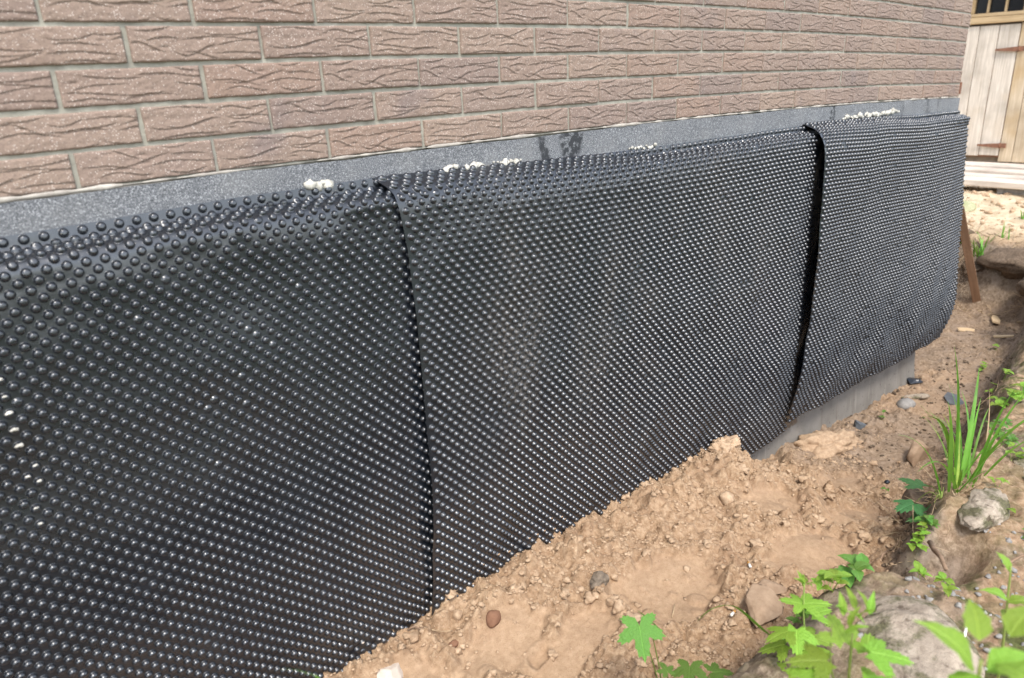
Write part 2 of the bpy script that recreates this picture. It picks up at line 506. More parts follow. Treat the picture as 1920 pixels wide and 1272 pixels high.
def leaf_material(name, c1, c2, trans=.35):
    m, nt, b = mat(name)
    co = coords(nt)
    oi = N(nt, 'ObjectInfo')
    c = ramp(nt, noise(nt, co, 40, 3), [(.3, c1), (.7, c2)])
    sx = N(nt, 'SeparateXYZ'); L(nt, co, sx.inputs[0])
    ay = mth(nt, 'ABSOLUTE', sx.outputs[1])
    rib = ramp(nt, ay, [(.006, (1, 1, 1)), (.022, (0, 0, 0))])
    vn = mth(nt, 'ABSOLUTE', mth(nt, 'SINE', mth(nt, 'MULTIPLY', mth(nt, 'SUBTRACT', sx.outputs[0], mth(nt, 'MULTIPLY', ay, .9)), 24.0)))
    vn = ramp(nt, vn, [(.0, (.6, .6, .6)), (.16, (0, 0, 0))])
    veins = mth(nt, 'MAXIMUM', rib, vn)
    c = mixc(nt, mth(nt, 'MULTIPLY', veins, .45), c, tuple(min(1, v*1.9+.03) for v in c2))
    h = N(nt, 'HueSaturation'); L(nt, c, h.inputs['Color'])
    L(nt, mth(nt, 'ADD', mth(nt, 'MULTIPLY', oi.outputs['Random'], .04), .48), h.inputs['Hue'])
    L(nt, mth(nt, 'ADD', mth(nt, 'MULTIPLY', oi.outputs['Random'], .5), .75), h.inputs['Value'])
    L(nt, h.outputs[0], b.inputs['Base Color'])
    b.inputs['Roughness'].default_value = .5
    b.inputs['Specular IOR Level'].default_value = .4
    tr = N(nt, 'BsdfTranslucent')
    t2 = mixc(nt, .5, h.outputs[0], (.25, .42, .03))
    L(nt, t2, tr.inputs[0])
    ms = N(nt, 'MixShader'); ms.inputs[0].default_value = trans
    L(nt, b.outputs[0], ms.inputs[1]); L(nt, tr.outputs[0], ms.inputs[2])
    L(nt, ms.outputs[0], nt.nodes['Material Output'].inputs['Surface'])
    bump(nt, b, mth(nt, 'SUBTRACT', mth(nt, 'MULTIPLY', noise(nt, co, 12, 3), .5), mth(nt, 'MULTIPLY', veins, .6)), .5, .02)
    return m

M = {}
M['brick'] = brick_material()
M['mortar'] = mortar_material()
M['felt'] = felt_material()
M['membrane'] = membrane_material()
M['concrete'] = concrete_material()
M['soil'] = soil_material()
M['clod'] = clod_material('dry_clod', (.29, .185, .108), (.55, .40, .265))
M['humus'] = clod_material('humus_clod', (.055, .038, .026), (.2, .145, .10))
M['stone_brown'] = clod_material('brown_stone', (.17, .085, .05), (.26, .14, .085), 25)
M['stone_flat'] = clod_material('flat_clod', (.26, .172, .108), (.42, .30, .20), 30)
M['stone_grey'] = clod_material('grey_stone', (.18, .165, .15), (.36, .34, .31), 40)
M['stone_white'] = clod_material('white_stone', (.42, .34, .27), (.66, .58, .49), 20)
M['bank_clod'] = clod_material('pale_bank_clod', (.23, .18, .135), (.50, .42, .325), 30, True)
M['mossy_stone'] = clod_material('mossy_pale_stone', (.24, .25, .12), (.46, .44, .30), 12)
M['crust'] = clod_material('crusted_clod', (.07, .055, .042), (.30, .235, .17), 45)
M['foam'] = simple('white_foam', (.60, .57, .50), .8, (.32, .30, .25), 60, .6, .003)
M['door_wood'] = wood_material('weathered_boards', (.39, .33, .265), (.68, .61, .52), 2, yellow=.25)
M['door_yellow'] = wood_material('yellowed_boards', (.38, .29, .19), (.60, .50, .37), 2, yellow=.5)
M['lintel_wood'] = wood_material('orange_frame_wood', (.34, .23, .12), (.56, .42, .25), 1, yellow=.3)
M['plank'] = wood_material('pale_plank', (.42, .34, .27), (.70, .62, .53), 1)
M['stake'] = wood_material('brown_stake', (.14, .075, .04), (.27, .155, .09), 2)
M['chip'] = wood_material('fresh_wood_chip', (.42, .28, .15), (.66, .50, .31), 0)
M['rust'] = simple('rusted_iron', (.26, .12, .07), .85, (.12, .06, .04), 40, .5, .002)
M['dark'] = simple('dark_pane', (.006, .007, .010), .2, (.004, .005, .007), 3, 0, spec=.5)
M['root'] = simple('dry_root', (.30, .20, .13), .9, (.14, .09, .055), 30, .4, .002)
M['straw'] = simple('dry_straw', (.48, .36, .22), .9, (.28, .19, .11), 30, .2, .001)
M['blackfilm'] = simple('black_film', (.012, .015, .022), .25, (.008, .01, .014), 20, .5, .004, .6)
M['greyfilm'] = simple('grey_film', (.13, .14, .15), .5, (.07, .075, .08), 15, .5, .004)
M['filter'] = simple('cigarette_filter', (.55, .28, .08), .8, (.4, .2, .06), 200, 0)
M['paper'] = simple('cigarette_paper', (.8, .78, .72), .8, (.6, .58, .52), 200, 0)
M['leaf'] = leaf_material('green_leaf', (.085, .20, .030), (.15, .31, .05))
M['leaf_light'] = leaf_material('light_green_leaf', (.20, .36, .035), (.33, .50, .07), .45)
M['leaf_dark'] = leaf_material('bluish_green_leaf', (.04, .11, .035), (.065, .17, .05), .25)
M['grass'] = leaf_material('grass_blade', (.075, .20, .022), (.14, .31, .035), .35)
M['stem'] = leaf_material('plant_stem', (.12, .20, .03), (.22, .26, .06), .2)
M['roof'] = simple('roof_felt', (.09, .085, .08), .9)
M['render'] = simple('shed_side_boards', (.24, .19, .14), .9)
M['rim'] = simple('lime_smear', (.46, .42, .36), .95, (.24, .21, .18), 30, .6, .003)

# ------------------------------------------------------------------ ground (one sheet, finer where the camera is near)
def axis_pts(segs):
    out = []
    for a, b2, s in segs:
        n = max(1, int(round((b2-a)/s)))
        out += list(np.linspace(a, b2, n, endpoint=False))
    return np.array(out+[segs[-1][1]])

gx = axis_pts([(-80, -10, 10), (-10, -1, .5), (-1, .1, .03), (.1, 2.7, .0055), (2.7, 4.2, .010), (4.2, 7.2, .018), (7.2, 10.5, .05), (10.5, 20, .6), (20, 100, 10)])
gy = axis_pts([(-80, -10, 10), (-10, -2.2, .4), (-2.2, -1.5, .02), (-1.5, -.96, .0075), (-.96, .0, .0055), (.0, .9, .03), (.9, 3.5, .12), (3.5, 15, .8), (15, 90, 10)])
GX, GY = np.meshgrid(gx, gy, indexing='ij')
GZ, ROUGH, KB, KE, HOL = ground(GX, GY)
# clods pressed into the surface: random domes stamped on the height field
def stamp(n, xr, yr, r0, r1, keep):
    global GZ
    cx = rng.uniform(*xr, n); cy = rng.uniform(*yr, n)
    rr = r0*(r1/r0)**(rng.random(n)**1.9)
    for i in range(n):
        a, b2 = np.searchsorted(gx, (cx[i]-rr[i]*1.3, cx[i]+rr[i]*1.3)); c, d = np.searchsorted(gy, (cy[i]-rr[i]*1.3, cy[i]+rr[i]*1.3))
        if b2-a < 2 or d-c < 2:
            continue
        sub = (slice(a, b2), slice(c, d))
        if ROUGH[sub].mean() < keep and rng.random() > .08:
            continue
        dx = (GX[sub]-cx[i])/rr[i]; dy = (GY[sub]-cy[i])/rr[i]
        an = rng.random()*3.14; sq = rng.uniform(.7, 1.2)
        u = dx*math.cos(an)+dy*math.sin(an); w = (-dx*math.sin(an)+dy*math.cos(an))*sq
        q = np.maximum(1-(np.abs(u)**2.6+np.abs(w)**2.6), 0)**.62
        GZ[sub] += q*rr[i]*rng.uniform(.25, .62)
stamp(7000, (.15, 2.8), (-.92, 0.0), .007, .030, .55)
stamp(900, (2.6, 6.2), (-.6, .8), .016, .045, .4)
me = grid_mesh('ground', GX, GY, GZ)
hum = np.clip(sstep(.02, .30, KB) + sstep(2.5, 3.1, GX+.5*fbm(GX*3, GY*3, 91, 3))*.70*(GX < 6.6), 0, 1)
hum = np.maximum(hum*(1-sstep(.85, 1.0, KE)), sstep(0, .2, KE)*sstep(1.0, .9, KE))
hum = hum*(1-sstep(6.7, 7.0, GX+.3*fbm(GX*3, GY*3, 95, 3)))
hum = hum*(1-.85*sstep(.85, 1.0, KB)*sstep(-.35, .15, fbm(GX*4, GY*4, 96, 3)+.1))
hum = np.clip(hum - .35*sstep(3.2, 3.6, GX)*sstep(5.2, 4.6, GX)*sstep(-.05, .15, fbm(GX*2, GY*3, 97, 3)), 0, 1)
hum = np.maximum(hum, HOL*.9)
moss = sstep(.35, .8, KB)*(1-HOL)*sstep(6.5, 5.5, GX)*(.35+.65*sstep(-.1, .2, fbm(GX*3, GY*3, 98, 3)))
set_color_attr(me, 'soil', np.stack([hum, moss, (1-ROUGH)*(1-KB), sstep(.9, 1.0, KE)*sstep(6.3, 6.9, GX)], -1))
ground_o = link('ground', me, M['soil'])
tag(ground_o, 'trench floor of sandy dirt with its dark bank', kind='structure')

def gz(x, y):
    i = int(np.clip(np.searchsorted(gx, x)-1, 0, len(gx)-2)); j = int(np.clip(np.searchsorted(gy, y)-1, 0, len(gy)-2))
    fx = (x-gx[i])/(gx[i+1]-gx[i]); fy = (y-gy[j])/(gy[j+1]-gy[j])
    return float((GZ[i, j]*(1-fx)+GZ[i+1, j]*fx)*(1-fy)+(GZ[i, j+1]*(1-fx)+GZ[i+1, j+1]*fx)*fy)

# ------------------------------------------------------------------ brick house
BL, BH, JT = 0.26, 0.0711, 0.0085
XC = 17*BL
def sag(x):
    s = x/XC
    return 0.1004*s*(1-s)

house = empty('brick_house', (0, 0, 0))
tag(house, 'house with brown rustic brick wall above a grey felt plinth', 'house')

def brick_relief(seed, nu=130, nv=40, length=BL-JT, end=False):
    """brick with rippled bark-like face; local x along, z up, front towards -y"""
    r = np.random.default_rng(seed)
    Lh, Hh = length/2, (BH-JT)/2
    u = np.linspace(-Lh, Lh, nu); w = np.linspace(-Hh, Hh, nv)
    U, W = np.meshgrid(u, w, indexing='ij')
    D = np.zeros_like(U)
    curves = []
    nrow = 4
    for k in range(nrow):
        x0 = -Lh+r.uniform(-.01, .03)
        while x0 < Lh-.02:
            ln = r.uniform(.07, .17)
            c0 = (-Hh*.72+k*(2*Hh*.72)/(nrow-1))+r.uniform(-.009, .009)
            curves.append((x0, x0+ln, c0, r.uniform(.004, .011)*r.choice([-1, 1]), r.uniform(.5, 1.2), r.uniform(-.12, .12), r.uniform(.6, 1.0)))
            x0 += ln*r.uniform(.7, 1.15)
    for (a, b2, c0, amp, ph, sl, st) in curves:
        t = (U-a)/(b2-a)
        cy = c0+amp*np.sin(t*math.pi*ph*1.3+.3)+sl*(U-(a+b2)/2)
        env = np.clip(np.minimum(t, 1-t)*5.0, 0, 1)*((t > 0) & (t < 1))
        d = W-cy
        D += st*env*(np.where(d < 0, -.0021*np.exp(d/.0038), 0)*1.2*sstep(.0005, -.0006, d) + np.where(d >= 0, .0016*np.exp(-d/.006), 0))
    for _ in range(5):
        a, c0 = r.uniform(-Lh, Lh), r.uniform(-Hh, Hh)
        D += -.0018*np.exp(-((U-a)/.009)**2-((W-c0)/.0025)**2)
    D += .0016*fbm(U*22+seed, W*30, seed, 3) + .0011*fbm(U*110, W*130, seed+5, 3)
    e = np.minimum(Lh-np.abs(U), Hh-np.abs(W))
    D += -.0030*np.exp(-(e/.0016)) + .0008*fbm(U*60, W*60, seed+8, 2)*np.exp(-e/.004)
    Uw = U.copy(); Ww = W.copy()
    eb = .0009
    Uw[0, :] -= eb*fbm(W[0]*90, W[0]*0+seed, 3, 2); Uw[-1, :] += eb*fbm(W[0]*90, W[0]*0+seed+3, 3, 2)
    Ww[:, 0] += eb*fbm(U[:, 0]*70, U[:, 0]*0+seed, 4, 2); Ww[:, -1] += eb*fbm(U[:, 0]*70, U[:, 0]*0+seed+4, 4, 2)
    Y = -.004-D
    v = np.stack([Uw, Y, Ww], -1).reshape(-1, 3)
    i = np.arange(nu*nv).reshape(nu, nv)
    q = np.stack([i[:-1, :-1], i[1:, :-1], i[1:, 1:], i[:-1, 1:]], -1).reshape(-1, 4).tolist()
    ring = list(i[:, 0])+list(i[-1, 1:])+list(i[-2::-1, -1])+list(i[0, -2:0:-1])
    base = len(v)
    back = v[ring].copy(); back[:, 1] = .05
    v = np.vstack([v, back])
    n = len(ring)
    f = q+[(int(ring[k]), int(base+k), int(base+(k+1) % n), int(ring[(k+1) % n])) for k in range(n)]
    f.append(tuple(range(base, base+n)))
    me = make_mesh('brick', v, f, smooth=True)
    me.materials.append(M['brick'])
    return me

brick_full = [brick_relief(100+i) for i in range(7)]
brick_half = [brick_relief(200+i, 64, 40, BL/2-JT) for i in range(2)]
NROW = 11
for row in range(NROW):
    off = 0 if row % 2 == 0 else .5
    for c in range(-4, 17):
        half = (row % 2 == 1 and c == 16)
        xc = (c+off+.5)*BL if not half else XC-BL/4
        if half:
            me = brick_half[row % 2]
        else:
            me = brick_full[rng.integers(7)]
        o = link('brick', me, None, house)
        z = row*BH+BH/2+sag(xc)
        sl = math.atan(.1004*(1-2*xc/XC)/XC)
        o.location = (xc+rng.normal(0, .0008), rng.normal(0, .0011), z+rng.normal(0, .0006))
        o.rotation_euler = (rng.normal(0, .006), -sl+rng.normal(0, .0018), rng.normal(0, .003)+(math.pi if False else 0))
# gable side bricks past the corner
for row in range(NROW):
    for c in range(3):
        o = link('brick', brick_full[(row*3+c) % 7], None, house)
        o.location = (XC-.0001, .055+(c+.5+(.5 if row % 2 else 0))*BL, row*BH+BH/2)
        o.rotation_euler = (0, 0, math.pi/2)
# higher courses, out of the frame, as one part
vs, fs = [], []
for row in range(NROW, 34):
    off = 0 if row % 2 == 0 else .5
    for c in range(-4, 17):
        x0 = (c+off)*BL+JT/2; x1 = min((c+1+off)*BL-JT/2, XC)
        if x1 - x0 < .05: continue
        z0 = row*BH+JT/2+sag((x0+x1)/2)
        v, f = box_data(x0, x1, -.004, .05, z0, z0+BH-JT)
        b0 = len(vs); vs += v; fs += [tuple(i+b0 for i in q) for q in f]
o = link('upper_bricks', make_mesh('upper_bricks', vs, fs, smooth=False), M['brick'], house)
tag(o, kind='stuff')

# mortar bed behind the bricks: a sheet with slightly uneven joints
mx = np.concatenate([np.arange(-1.2, 4.4, .010), [XC-.002]]); mz = np.concatenate([np.arange(0, 11*BH, .012), np.arange(11*BH, 34*BH, .09)])
MXg, MZg = np.meshgrid(mx, mz, indexing='ij')
MY = .0020+.0020*fbm(MXg*25, MZg*25, 301, 3)
o = link('mortar', grid_mesh('mortar', MXg, MY, MZg+sag(MXg)-.001), M['mortar'], house)
# wall core and gable face
box('wall_core', M['mortar'], house, -1.2, XC-.006, .012, 4.0, -.02, 2.46)
box('roof', M['roof'], house, -1.5, XC+.35, -.3, 4.3, 2.46, 2.56, .01)
# concrete foundation, with a rounded foot at the corner
fx_ = axis_pts([(-1.2, XC-.06, .03)])
prof = [(-.25, 0), (-1.45, 0.0), (-1.62, -.012), (-1.74, -.035), (-2.0, -.05)]
path = [(x, 0.0, 0) for x in fx_] + [(XC-.06+.06*math.sin(a), .06-.06*math.cos(a), a) for a in np.linspace(.2, math.pi/2, 7)] + [(XC, y, math.pi/2) for y in (.3, 1, 2, 4)]
V = np.array([[(p[0]+math.sin(p[2])*(-o_), p[1]+math.cos(p[2])*o_, z) for (z, o_) in prof] for p in path])
zz = np.linspace(-.0, -2.0, 40)
prz = np.interp(-zz, [-p[0] for p in prof], [p[1] for p in prof])
V = np.array([[(p[0]-math.sin(p[2])*prz[k]*1.0, p[1]+math.cos(p[2])*prz[k]+.002*fbm(p[0]*6, z*6, 311, 3), z) for k, z in enumerate(zz)] for p in path])
o = link('foundation', grid_mesh('foundation', V[..., 0], V[..., 1], V[..., 2]), M['concrete'], house)
# grey slate-faced felt on the plinth
px = axis_pts([(-1.2, XC+.004, .01)])
pz = np.linspace(0, 1, 14)
PX, PT = np.meshgrid(px, pz, indexing='ij')
topz = sag(PX)-.003+.004*fbm(PX*7, PX*0, 321, 3)
PZ = topz*(1-PT)+(-.30)*PT
PY = -.0085+.0025*fbm(PX*5, PZ*9, 323, 3)+.004*np.exp(-((PX-2.93)/.012)**2)*-1
o = link('felt_strip', grid_mesh('felt_strip', PX, PY, PZ), M['felt'], house)
# pale lime smear where felt and first course meet
v, f = [], []
rx = axis_pts([(-1.2, XC, .006)])
ang = np.linspace(0, math.pi, 6)
RX, RA = np.meshgrid(rx, ang, indexing='ij')
rr = .0018+.0045*np.clip(fbm(RX*22, RX*0+2, 331, 4)+.05, -.35, 1)
o = link('lime_smear', grid_mesh('lime_smear', RX, -.006-rr*np.sin(RA)*1.1, sag(RX)+.001+rr*np.cos(RA)*1.2), M['rim'], house)

# ------------------------------------------------------------------ dimpled drainage sheets
P = .0318
def catmull(pts, n=14):
    pts = np.array(pts, float)
    q = np.vstack([2*pts[0]-pts[1], pts, 2*pts[-1]-pts[-2]])
    out = []
    for i in range(1, len(q)-2):
        t = np.linspace(0, 1, n, endpoint=False)[:, None]
        p0, p1, p2, p3 = q[i-1], q[i], q[i+1], q[i+2]
        out.append(.5*((2*p1)+(p2-p0)*t+(2*p0-5*p1+4*p2-p3)*t*t+(3*p1-p0-3*p2+p3)*t**3))
    out.append(q[-2][None])
    return np.vstack(out)

def build_sheet(name, s0, s1, keys, T, edge_fn, nseg, rings, seed, flat_from=None, edge_r=None, calm=1.0):
    xs = np.array([k[0] for k in keys])
    NX, NT = 90, 700
    tab_x = np.linspace(s0, s1, NX)
    tt = np.linspace(0, T, NT)
    tabY = np.zeros((NX, NT)); tabZ = np.zeros((NX, NT))
    for a, x in enumerate(tab_x):
        j = np.clip(np.searchsorted(xs, x)-1, 0, len(xs)-2)
        w = np.clip((x-xs[j])/(xs[j+1]-xs[j]), 0, 1); w = w*w*(3-2*w)
        cp = np.array(keys[j][1])*(1-w)+np.array(keys[j+1][1])*w
        c = catmull(cp)
        d = np.concatenate([[0], np.cumsum(np.hypot(*np.diff(c, axis=0).T))])
        tabY[a] = np.interp(tt, d, c[:, 0]); tabZ[a] = np.interp(tt, d, c[:, 1])
        over = tt > d[-1]
        if over.any():
            tabZ[a][over] = c[-1, 1]-(tt[over]-d[-1])
    def S(s, t):
        fa = np.clip((s-s0)/(s1-s0)*(NX-1), 0, NX-1.001); fb = np.clip(t/T*(NT-1), 0, NT-1.001)
        a = fa.astype(int); b2 = fb.astype(int); fa = fa-a; fb = fb-b2
        def g(tb):
            return (tb[a, b2]*(1-fa)+tb[a+1, b2]*fa)*(1-fb)+(tb[a, b2+1]*(1-fa)+tb[a+1, b2+1]*fa)*fb
        face = sstep(.06, .2, t)
        y = g(tabY)-face*(.006*vnoise(s*3.1+t*2.2, t*1.7-s, seed)+(.007+.008*sstep(.6, 1.3, t))*vnoise(s*7.5+t*5, t*5-s*4, seed+1)+.0012*calm*vnoise(s*17, t*17, seed+4)) - (1-face)*(.006*vnoise(s*9, t*14, seed+6)+.003*vnoise(s*31, t*22, seed+7))
        z = g(tabZ)+.0025*vnoise(s*5, t*0+seed, seed+2)*(1-face)
        x = s+edge_fn(t)*np.exp(-np.abs(s-s0)/.25)+.004*vnoise(s*2, t*5, seed+3)*face
        if edge_r is not None:
            x = x+edge_r(t)*np.exp(-np.abs(s1-s)/.12)
        return np.stack([x, y, z], -1)
    def pt(s, t, h):
        e = .002
        p = S(s, t)
        du = S(s+e, t)-S(s-e, t); dv = S(s, t+e)-S(s, t-e)
        n = np.cross(dv, du); n /= np.linalg.norm(n, axis=-1, keepdims=True)+1e-12
        n *= np.where(n[..., 1:2] > .35, -1, 1)
        return p+n*h[..., None], n
    ni = int((s1-s0)/P)+1; nj = int(T/(P/2))+1
    I, J = np.meshgrid(np.arange(ni+1), np.arange(nj+1), indexing='ij')
    cs = (s0+I*P+(J % 2)*P/2).ravel(); ct = (J*P/2-.0055).ravel()
    keep = (cs <= s1+1e-6) & (ct <= T+1e-6)
    cs, ct = cs[keep], ct[keep]
    nc = len(cs)
    th = np.arange(nseg)*2*math.pi/nseg
    dia = (P/2)/(np.abs(np.cos(th))+np.abs(np.sin(th)))
    hscale = np.ones(nc)
    border = (cs < s0+P*.3) | (cs > s1-P*.3) | (ct < P*.2) | (ct > T-P*.2)
    hscale[border] = 0
    if flat_from is not None:
        hscale[cs > flat_from] = 0
    hs_ = np.ones(nc)*hscale*(1+rng.normal(0, .05, nc)); hs_[hscale == 0] = 0
    hs_[rng.random(nc) < .012] *= .45
    # some dimples squashed around the crease
    cr = (ct > .017) & (ct < .033)
    hs_[cr] *= rng.uniform(.35, 1.0, cr.sum())
    allS = [cs[:, None]+dia*np.cos(th)]; allT = [ct[:, None]+dia*np.sin(th)]; allH = [np.zeros((nc, nseg))]
    for (r, h) in rings:
        allS.append(cs[:, None]+r*np.cos(th)); allT.append(ct[:, None]+r*np.sin(th)); allH.append(hs_[:, None]*h*np.ones(nseg))
    s_all = np.concatenate([a.ravel() for a in allS]+[cs]); t_all = np.concatenate([a.ravel() for a in allT]+[ct])
    h_all = np.concatenate([a.ravel() for a in allH]+[hs_*rings[-1][1]])
    s_all = np.clip(s_all, s0, s1); t_all = np.clip(t_all, 0, T)
    v, nn = pt(s_all, t_all, h_all)
    R = len(rings)+1
    idx = np.arange(R*nc*nseg).reshape(R, nc, nseg)
    # weld the shared diamond borders
    key = (np.round(s_all[:nc*nseg]*2e5).astype(np.int64)*4000003+np.round(t_all[:nc*nseg]*2e5).astype(np.int64))
    _, first, inv = np.unique(key, return_index=True, return_inverse=True)
    idx[0] = first[inv.ravel()].reshape(nc, nseg)
    q = []
    for k in range(R-1):
        a, b2 = idx[k], idx[k+1]
        q.append(np.stack([a, b2, np.roll(b2, -1, 1), np.roll(a, -1, 1)], -1).reshape(-1, 4))
    q = np.concatenate(q)
    cen = R*nc*nseg+np.arange(nc)
    tr = np.stack([idx[-1], np.repeat(cen[:, None], nseg, 1), np.roll(idx[-1], -1, 1)], -1).reshape(-1, 3)
    # drop faces that the straight edge squeezed to nothing
    def area_ok(F):
        p = np.stack([s_all[F], t_all[F]], -1)
        e1 = p[:, 1]-p[:, 0]; e2 = p[:, 2]-p[:, 0]; e3 = p[:, -1]-p[:, 0]
        return (np.abs(e1[:, 0]*e2[:, 1]-e1[:, 1]*e2[:, 0])+np.abs(e2[:, 0]*e3[:, 1]-e2[:, 1]*e3[:, 0])) > 1e-10
    q = q[area_ok(q)]; tr = tr[area_ok(tr)]
    used = np.zeros(len(v), bool); used[q.ravel()] = True; used[tr.ravel()] = True
    remap = np.cumsum(used)-1
    loops = np.concatenate([remap[q].ravel(), remap[tr].ravel()])
    starts = np.concatenate([np.arange(len(q))*4, len(q)*4+np.arange(len(tr))*3])
    me = make_mesh(name, v[used], loops=loops, starts=starts)
    if len(me.loops) == len(loops):
        vn = np.zeros(len(me.vertices)*3, np.float32)
        me.vertex_normals.foreach_get('vector', vn) if hasattr(me, 'vertex_normals') else me.vertices.foreach_get('normal', vn)
        vn = vn.reshape(-1, 3)
        flat = np.zeros(len(v), bool); flat[:2*nc*nseg] = True; flat[cen] = True
        fu = flat[used]; nu_ = nn[used]
        sgn = np.sign((vn*nu_).sum(-1)); sgn[sgn == 0] = 1
        vn[fu] = (nu_*sgn[:, None])[fu]
        me.normals_split_custom_set_from_vertices(vn.tolist())
    o = link(name, me, M['membrane'])
    return o, (cs, ct, pt, hs_)

def prof_A(z0, y=(-.068, -.072, -.080, -.088, -.085, -.070, -.060)):
    return [(-.011, z0), (-.015, z0-.019), (-.018, z0-.026), (-.030, z0-.031), (-.050, z0-.037), (-.063, z0-.052), (y[0], z0-.085), (y[1], -.2), (y[2], -.45), (y[3], -.7), (y[4], -1.0), (y[5], -1.25), (y[6], -1.44)]
def prof_B(z0, y=(-.074, -.078, -.086, -.094, -.090, -.075, -.066), sw=1.0):
    return [(-.012, z0), (-.022*sw, z0-.006), (-.032*sw, z0-.012), (-.044*sw, z0-.020), (-.056*sw, z0-.032), (-.066*sw, z0-.050), (y[0], z0-.085), (y[1], -.2), (y[2], -.45), (y[3], -.7), (y[4], -1.0), (y[5], -1.25), (y[6], -1.44)]

rings_near = [(.0098, 0), (.0090, .0015), (.0077, .0047), (.0060, .0076), (.0044, .0087), (.0033, .0089)]
rings_mid = [(.0098, 0), (.0086, .0023), (.0066, .0067), (.0040, .0089)]
rings_far = [(.0098, 0), (.0084, .0030), (.0062, .0072), (.0036, .0088)]

sh1, L1 = build_sheet('drainage_sheet', -.60, .745, [(-.6, prof_A(-.085)), (-.14, prof_A(-.062)), (.40, prof_A(-.045)), (.60, prof_A(-.043, (-.062, -.064, -.068, -.072, -.070, -.060, -.052))), (.75, prof_A(-.043, (-.052, -.052, -.054, -.056, -.054, -.048, -.044)))],
                      1.42, lambda t: 0*t, 12, rings_near, 401)
tag(sh1, 'black dimpled drainage sheet nearest, lapped under its neighbour by the left frame edge', 'drainage sheet', 'dimpled sheets against the foundation')
def e2(t):
    return np.interp(t, [0, .06, .2, .5, .85, 1.3, 1.5], [-.045, -.018, .0, .005, .003, -.018, -.02])
sh2, L2 = build_sheet('drainage_sheet', .66, 2.82, [(.66, prof_B(-.041)), (1.3, prof_B(-.052)), (1.75, prof_A(-.054, (-.072, -.075, -.082, -.09, -.088, -.072, -.062))), (2.5, prof_A(-.046, (-.070, -.073, -.078, -.082, -.080, -.068, -.056))), (2.82, prof_A(-.046, (-.055, -.055, -.055, -.055, -.055, -.05, -.044)))],
                      1.42, e2, 12, rings_mid, 431, flat_from=2.71)
tag(sh2, 'widest black dimpled drainage sheet, dusty in its middle, between two lapped seams', 'drainage sheet', 'dimpled sheets against the foundation')
def e3(t):
    return np.interp(t, [0, .1, .4, .9, 1.35, 1.5], [.0, .0, .0, .012, -.02, -.03])
sh3, L3 = build_sheet('drainage_sheet', 2.67, 4.485, [(2.67, prof_B(-.040, (-.112, -.120, -.128, -.130, -.120, -.095, -.070), 1.45)), (3.2, prof_B(-.048, (-.095, -.105, -.115, -.122, -.120, -.100, -.066), 1.3)),
                                                     (4.1, prof_A(-.066, (-.070, -.080, -.095, -.112, -.135, -.115, -.070))), (4.51, prof_A(-.070, (-.052, -.058, -.078, -.098, -.125, -.125, -.080)))],
                      1.385, e3, 8, rings_far, 461, edge_r=lambda t: np.interp(t, [0, .03, .07, .15, .5, 1.5], [-.045, -.035, -.012, .0, .01, .02]), calm=0)
tag(sh3, 'far black dimpled drainage sheet standing off the wall, its lower edge above bare concrete', 'drainage sheet', 'dimpled sheets against the foundation')

# splashes of white mortar caught on single dimples
def splash(parent, LL, spots, m, size):
    cs, ct, pt, hs_ = LL
    vs, fs = [], []
    c3, n3 = pt(cs, ct, np.full(len(cs), .0075))
    for k, (x, z, sc) in enumerate(spots):
        i = int(np.argmin((c3[:, 0]-x)**2+(c3[:, 2]-z)**2+(hs_ == 0)*9))
        v, f = rock_data(500+k, size*sc, size*sc*.6, size*sc*.5, 2, .5)
        v = v+c3[i]+np.array([0, 0, .004])
        b0 = len(vs); vs += v.tolist(); fs += [tuple(j+b0 for j in q) for q in f]
    o = link('mortar_splash', make_mesh('mortar_splash', vs, fs), m, parent)
    o['kind'] = 'stuff'
    return o
splash(sh1, L1, [(-.201, -.303, 1), (-.202, -.335, .8), (-.202, -.368, 1.1), (-.203, -.403, 1.2), (-.202, -.435, 1.3), (-.196, -.470, .8), (-.19, -.485, .7), (-.207, -.498, .9), (-.189, -.514, .8), (-.204, -.564, .7), (-.204, -.595, .7)], M['foam'], .0058)
splash(sh1, L1, [(.28+.03*k+random.uniform(-.02, .02), -1.245+random.uniform(-.03, .03), random.uniform(.6, 1)) for k in range(12)], M['stone_white'], .0045)
splash(sh2, L2, [(.8+.03*k+random.uniform(-.02, .02), -1.215+random.uniform(-.02, .03), random.uniform(.5, 1)) for k in range(14)], M['clod'], .0055)

# white foam / mortar blobs squeezed out above the sheets
def blobs(name, label, x0, x1, zc, n, r, cat='mortar blob'):
    vs, fs = [], []
    for k in range(n):
        x = x0+(x1-x0)*(k+.5)/n+random.uniform(-.004, .004)
        rr = r*random.choice([.45, .6, .8, 1.0, 1.4])
        z = zc+random.uniform(-.006, .006)
        v, f = rock_data(600+k+int(x0*100), rr*1.2, rr*.8, rr, 2, .6)
        v = v+np.array([x, -.012, z])
        b0 = len(vs); vs += v.tolist(); fs += [tuple(j+b0 for j in q) for q in f]
    o = link(name, make_mesh(name, vs, fs), M['foam'])
    tag(o, label, cat, 'white mortar squeezed out above the sheets')
    return o
blobs('mortar_blob', 'single flat white mortar blob on the felt above the nearest sheet', .455, .505, -.040, 4, .011)
blobs('mortar_blob', 'longest row of white mortar beads, beside the first seam of the sheets', .83, 1.10, -.045, 26, .0068)
blobs('mortar_blob', 'short row of white mortar beads left of the far seam, above the middle sheet', 1.56, 1.70, -.052, 10, .0068)
blobs('mortar_blob', 'ragged white mortar ridge above the far sheet', 3.02, 3.62, -.036, 40, .009)

# ------------------------------------------------------------------ shed beyond the trench
SH = empty('wooden_shed', (10.2, 1.0, -.95), (0, 0, 0))
tag(SH, 'old shed of weathered vertical boards with a barred window over its door', 'shed')
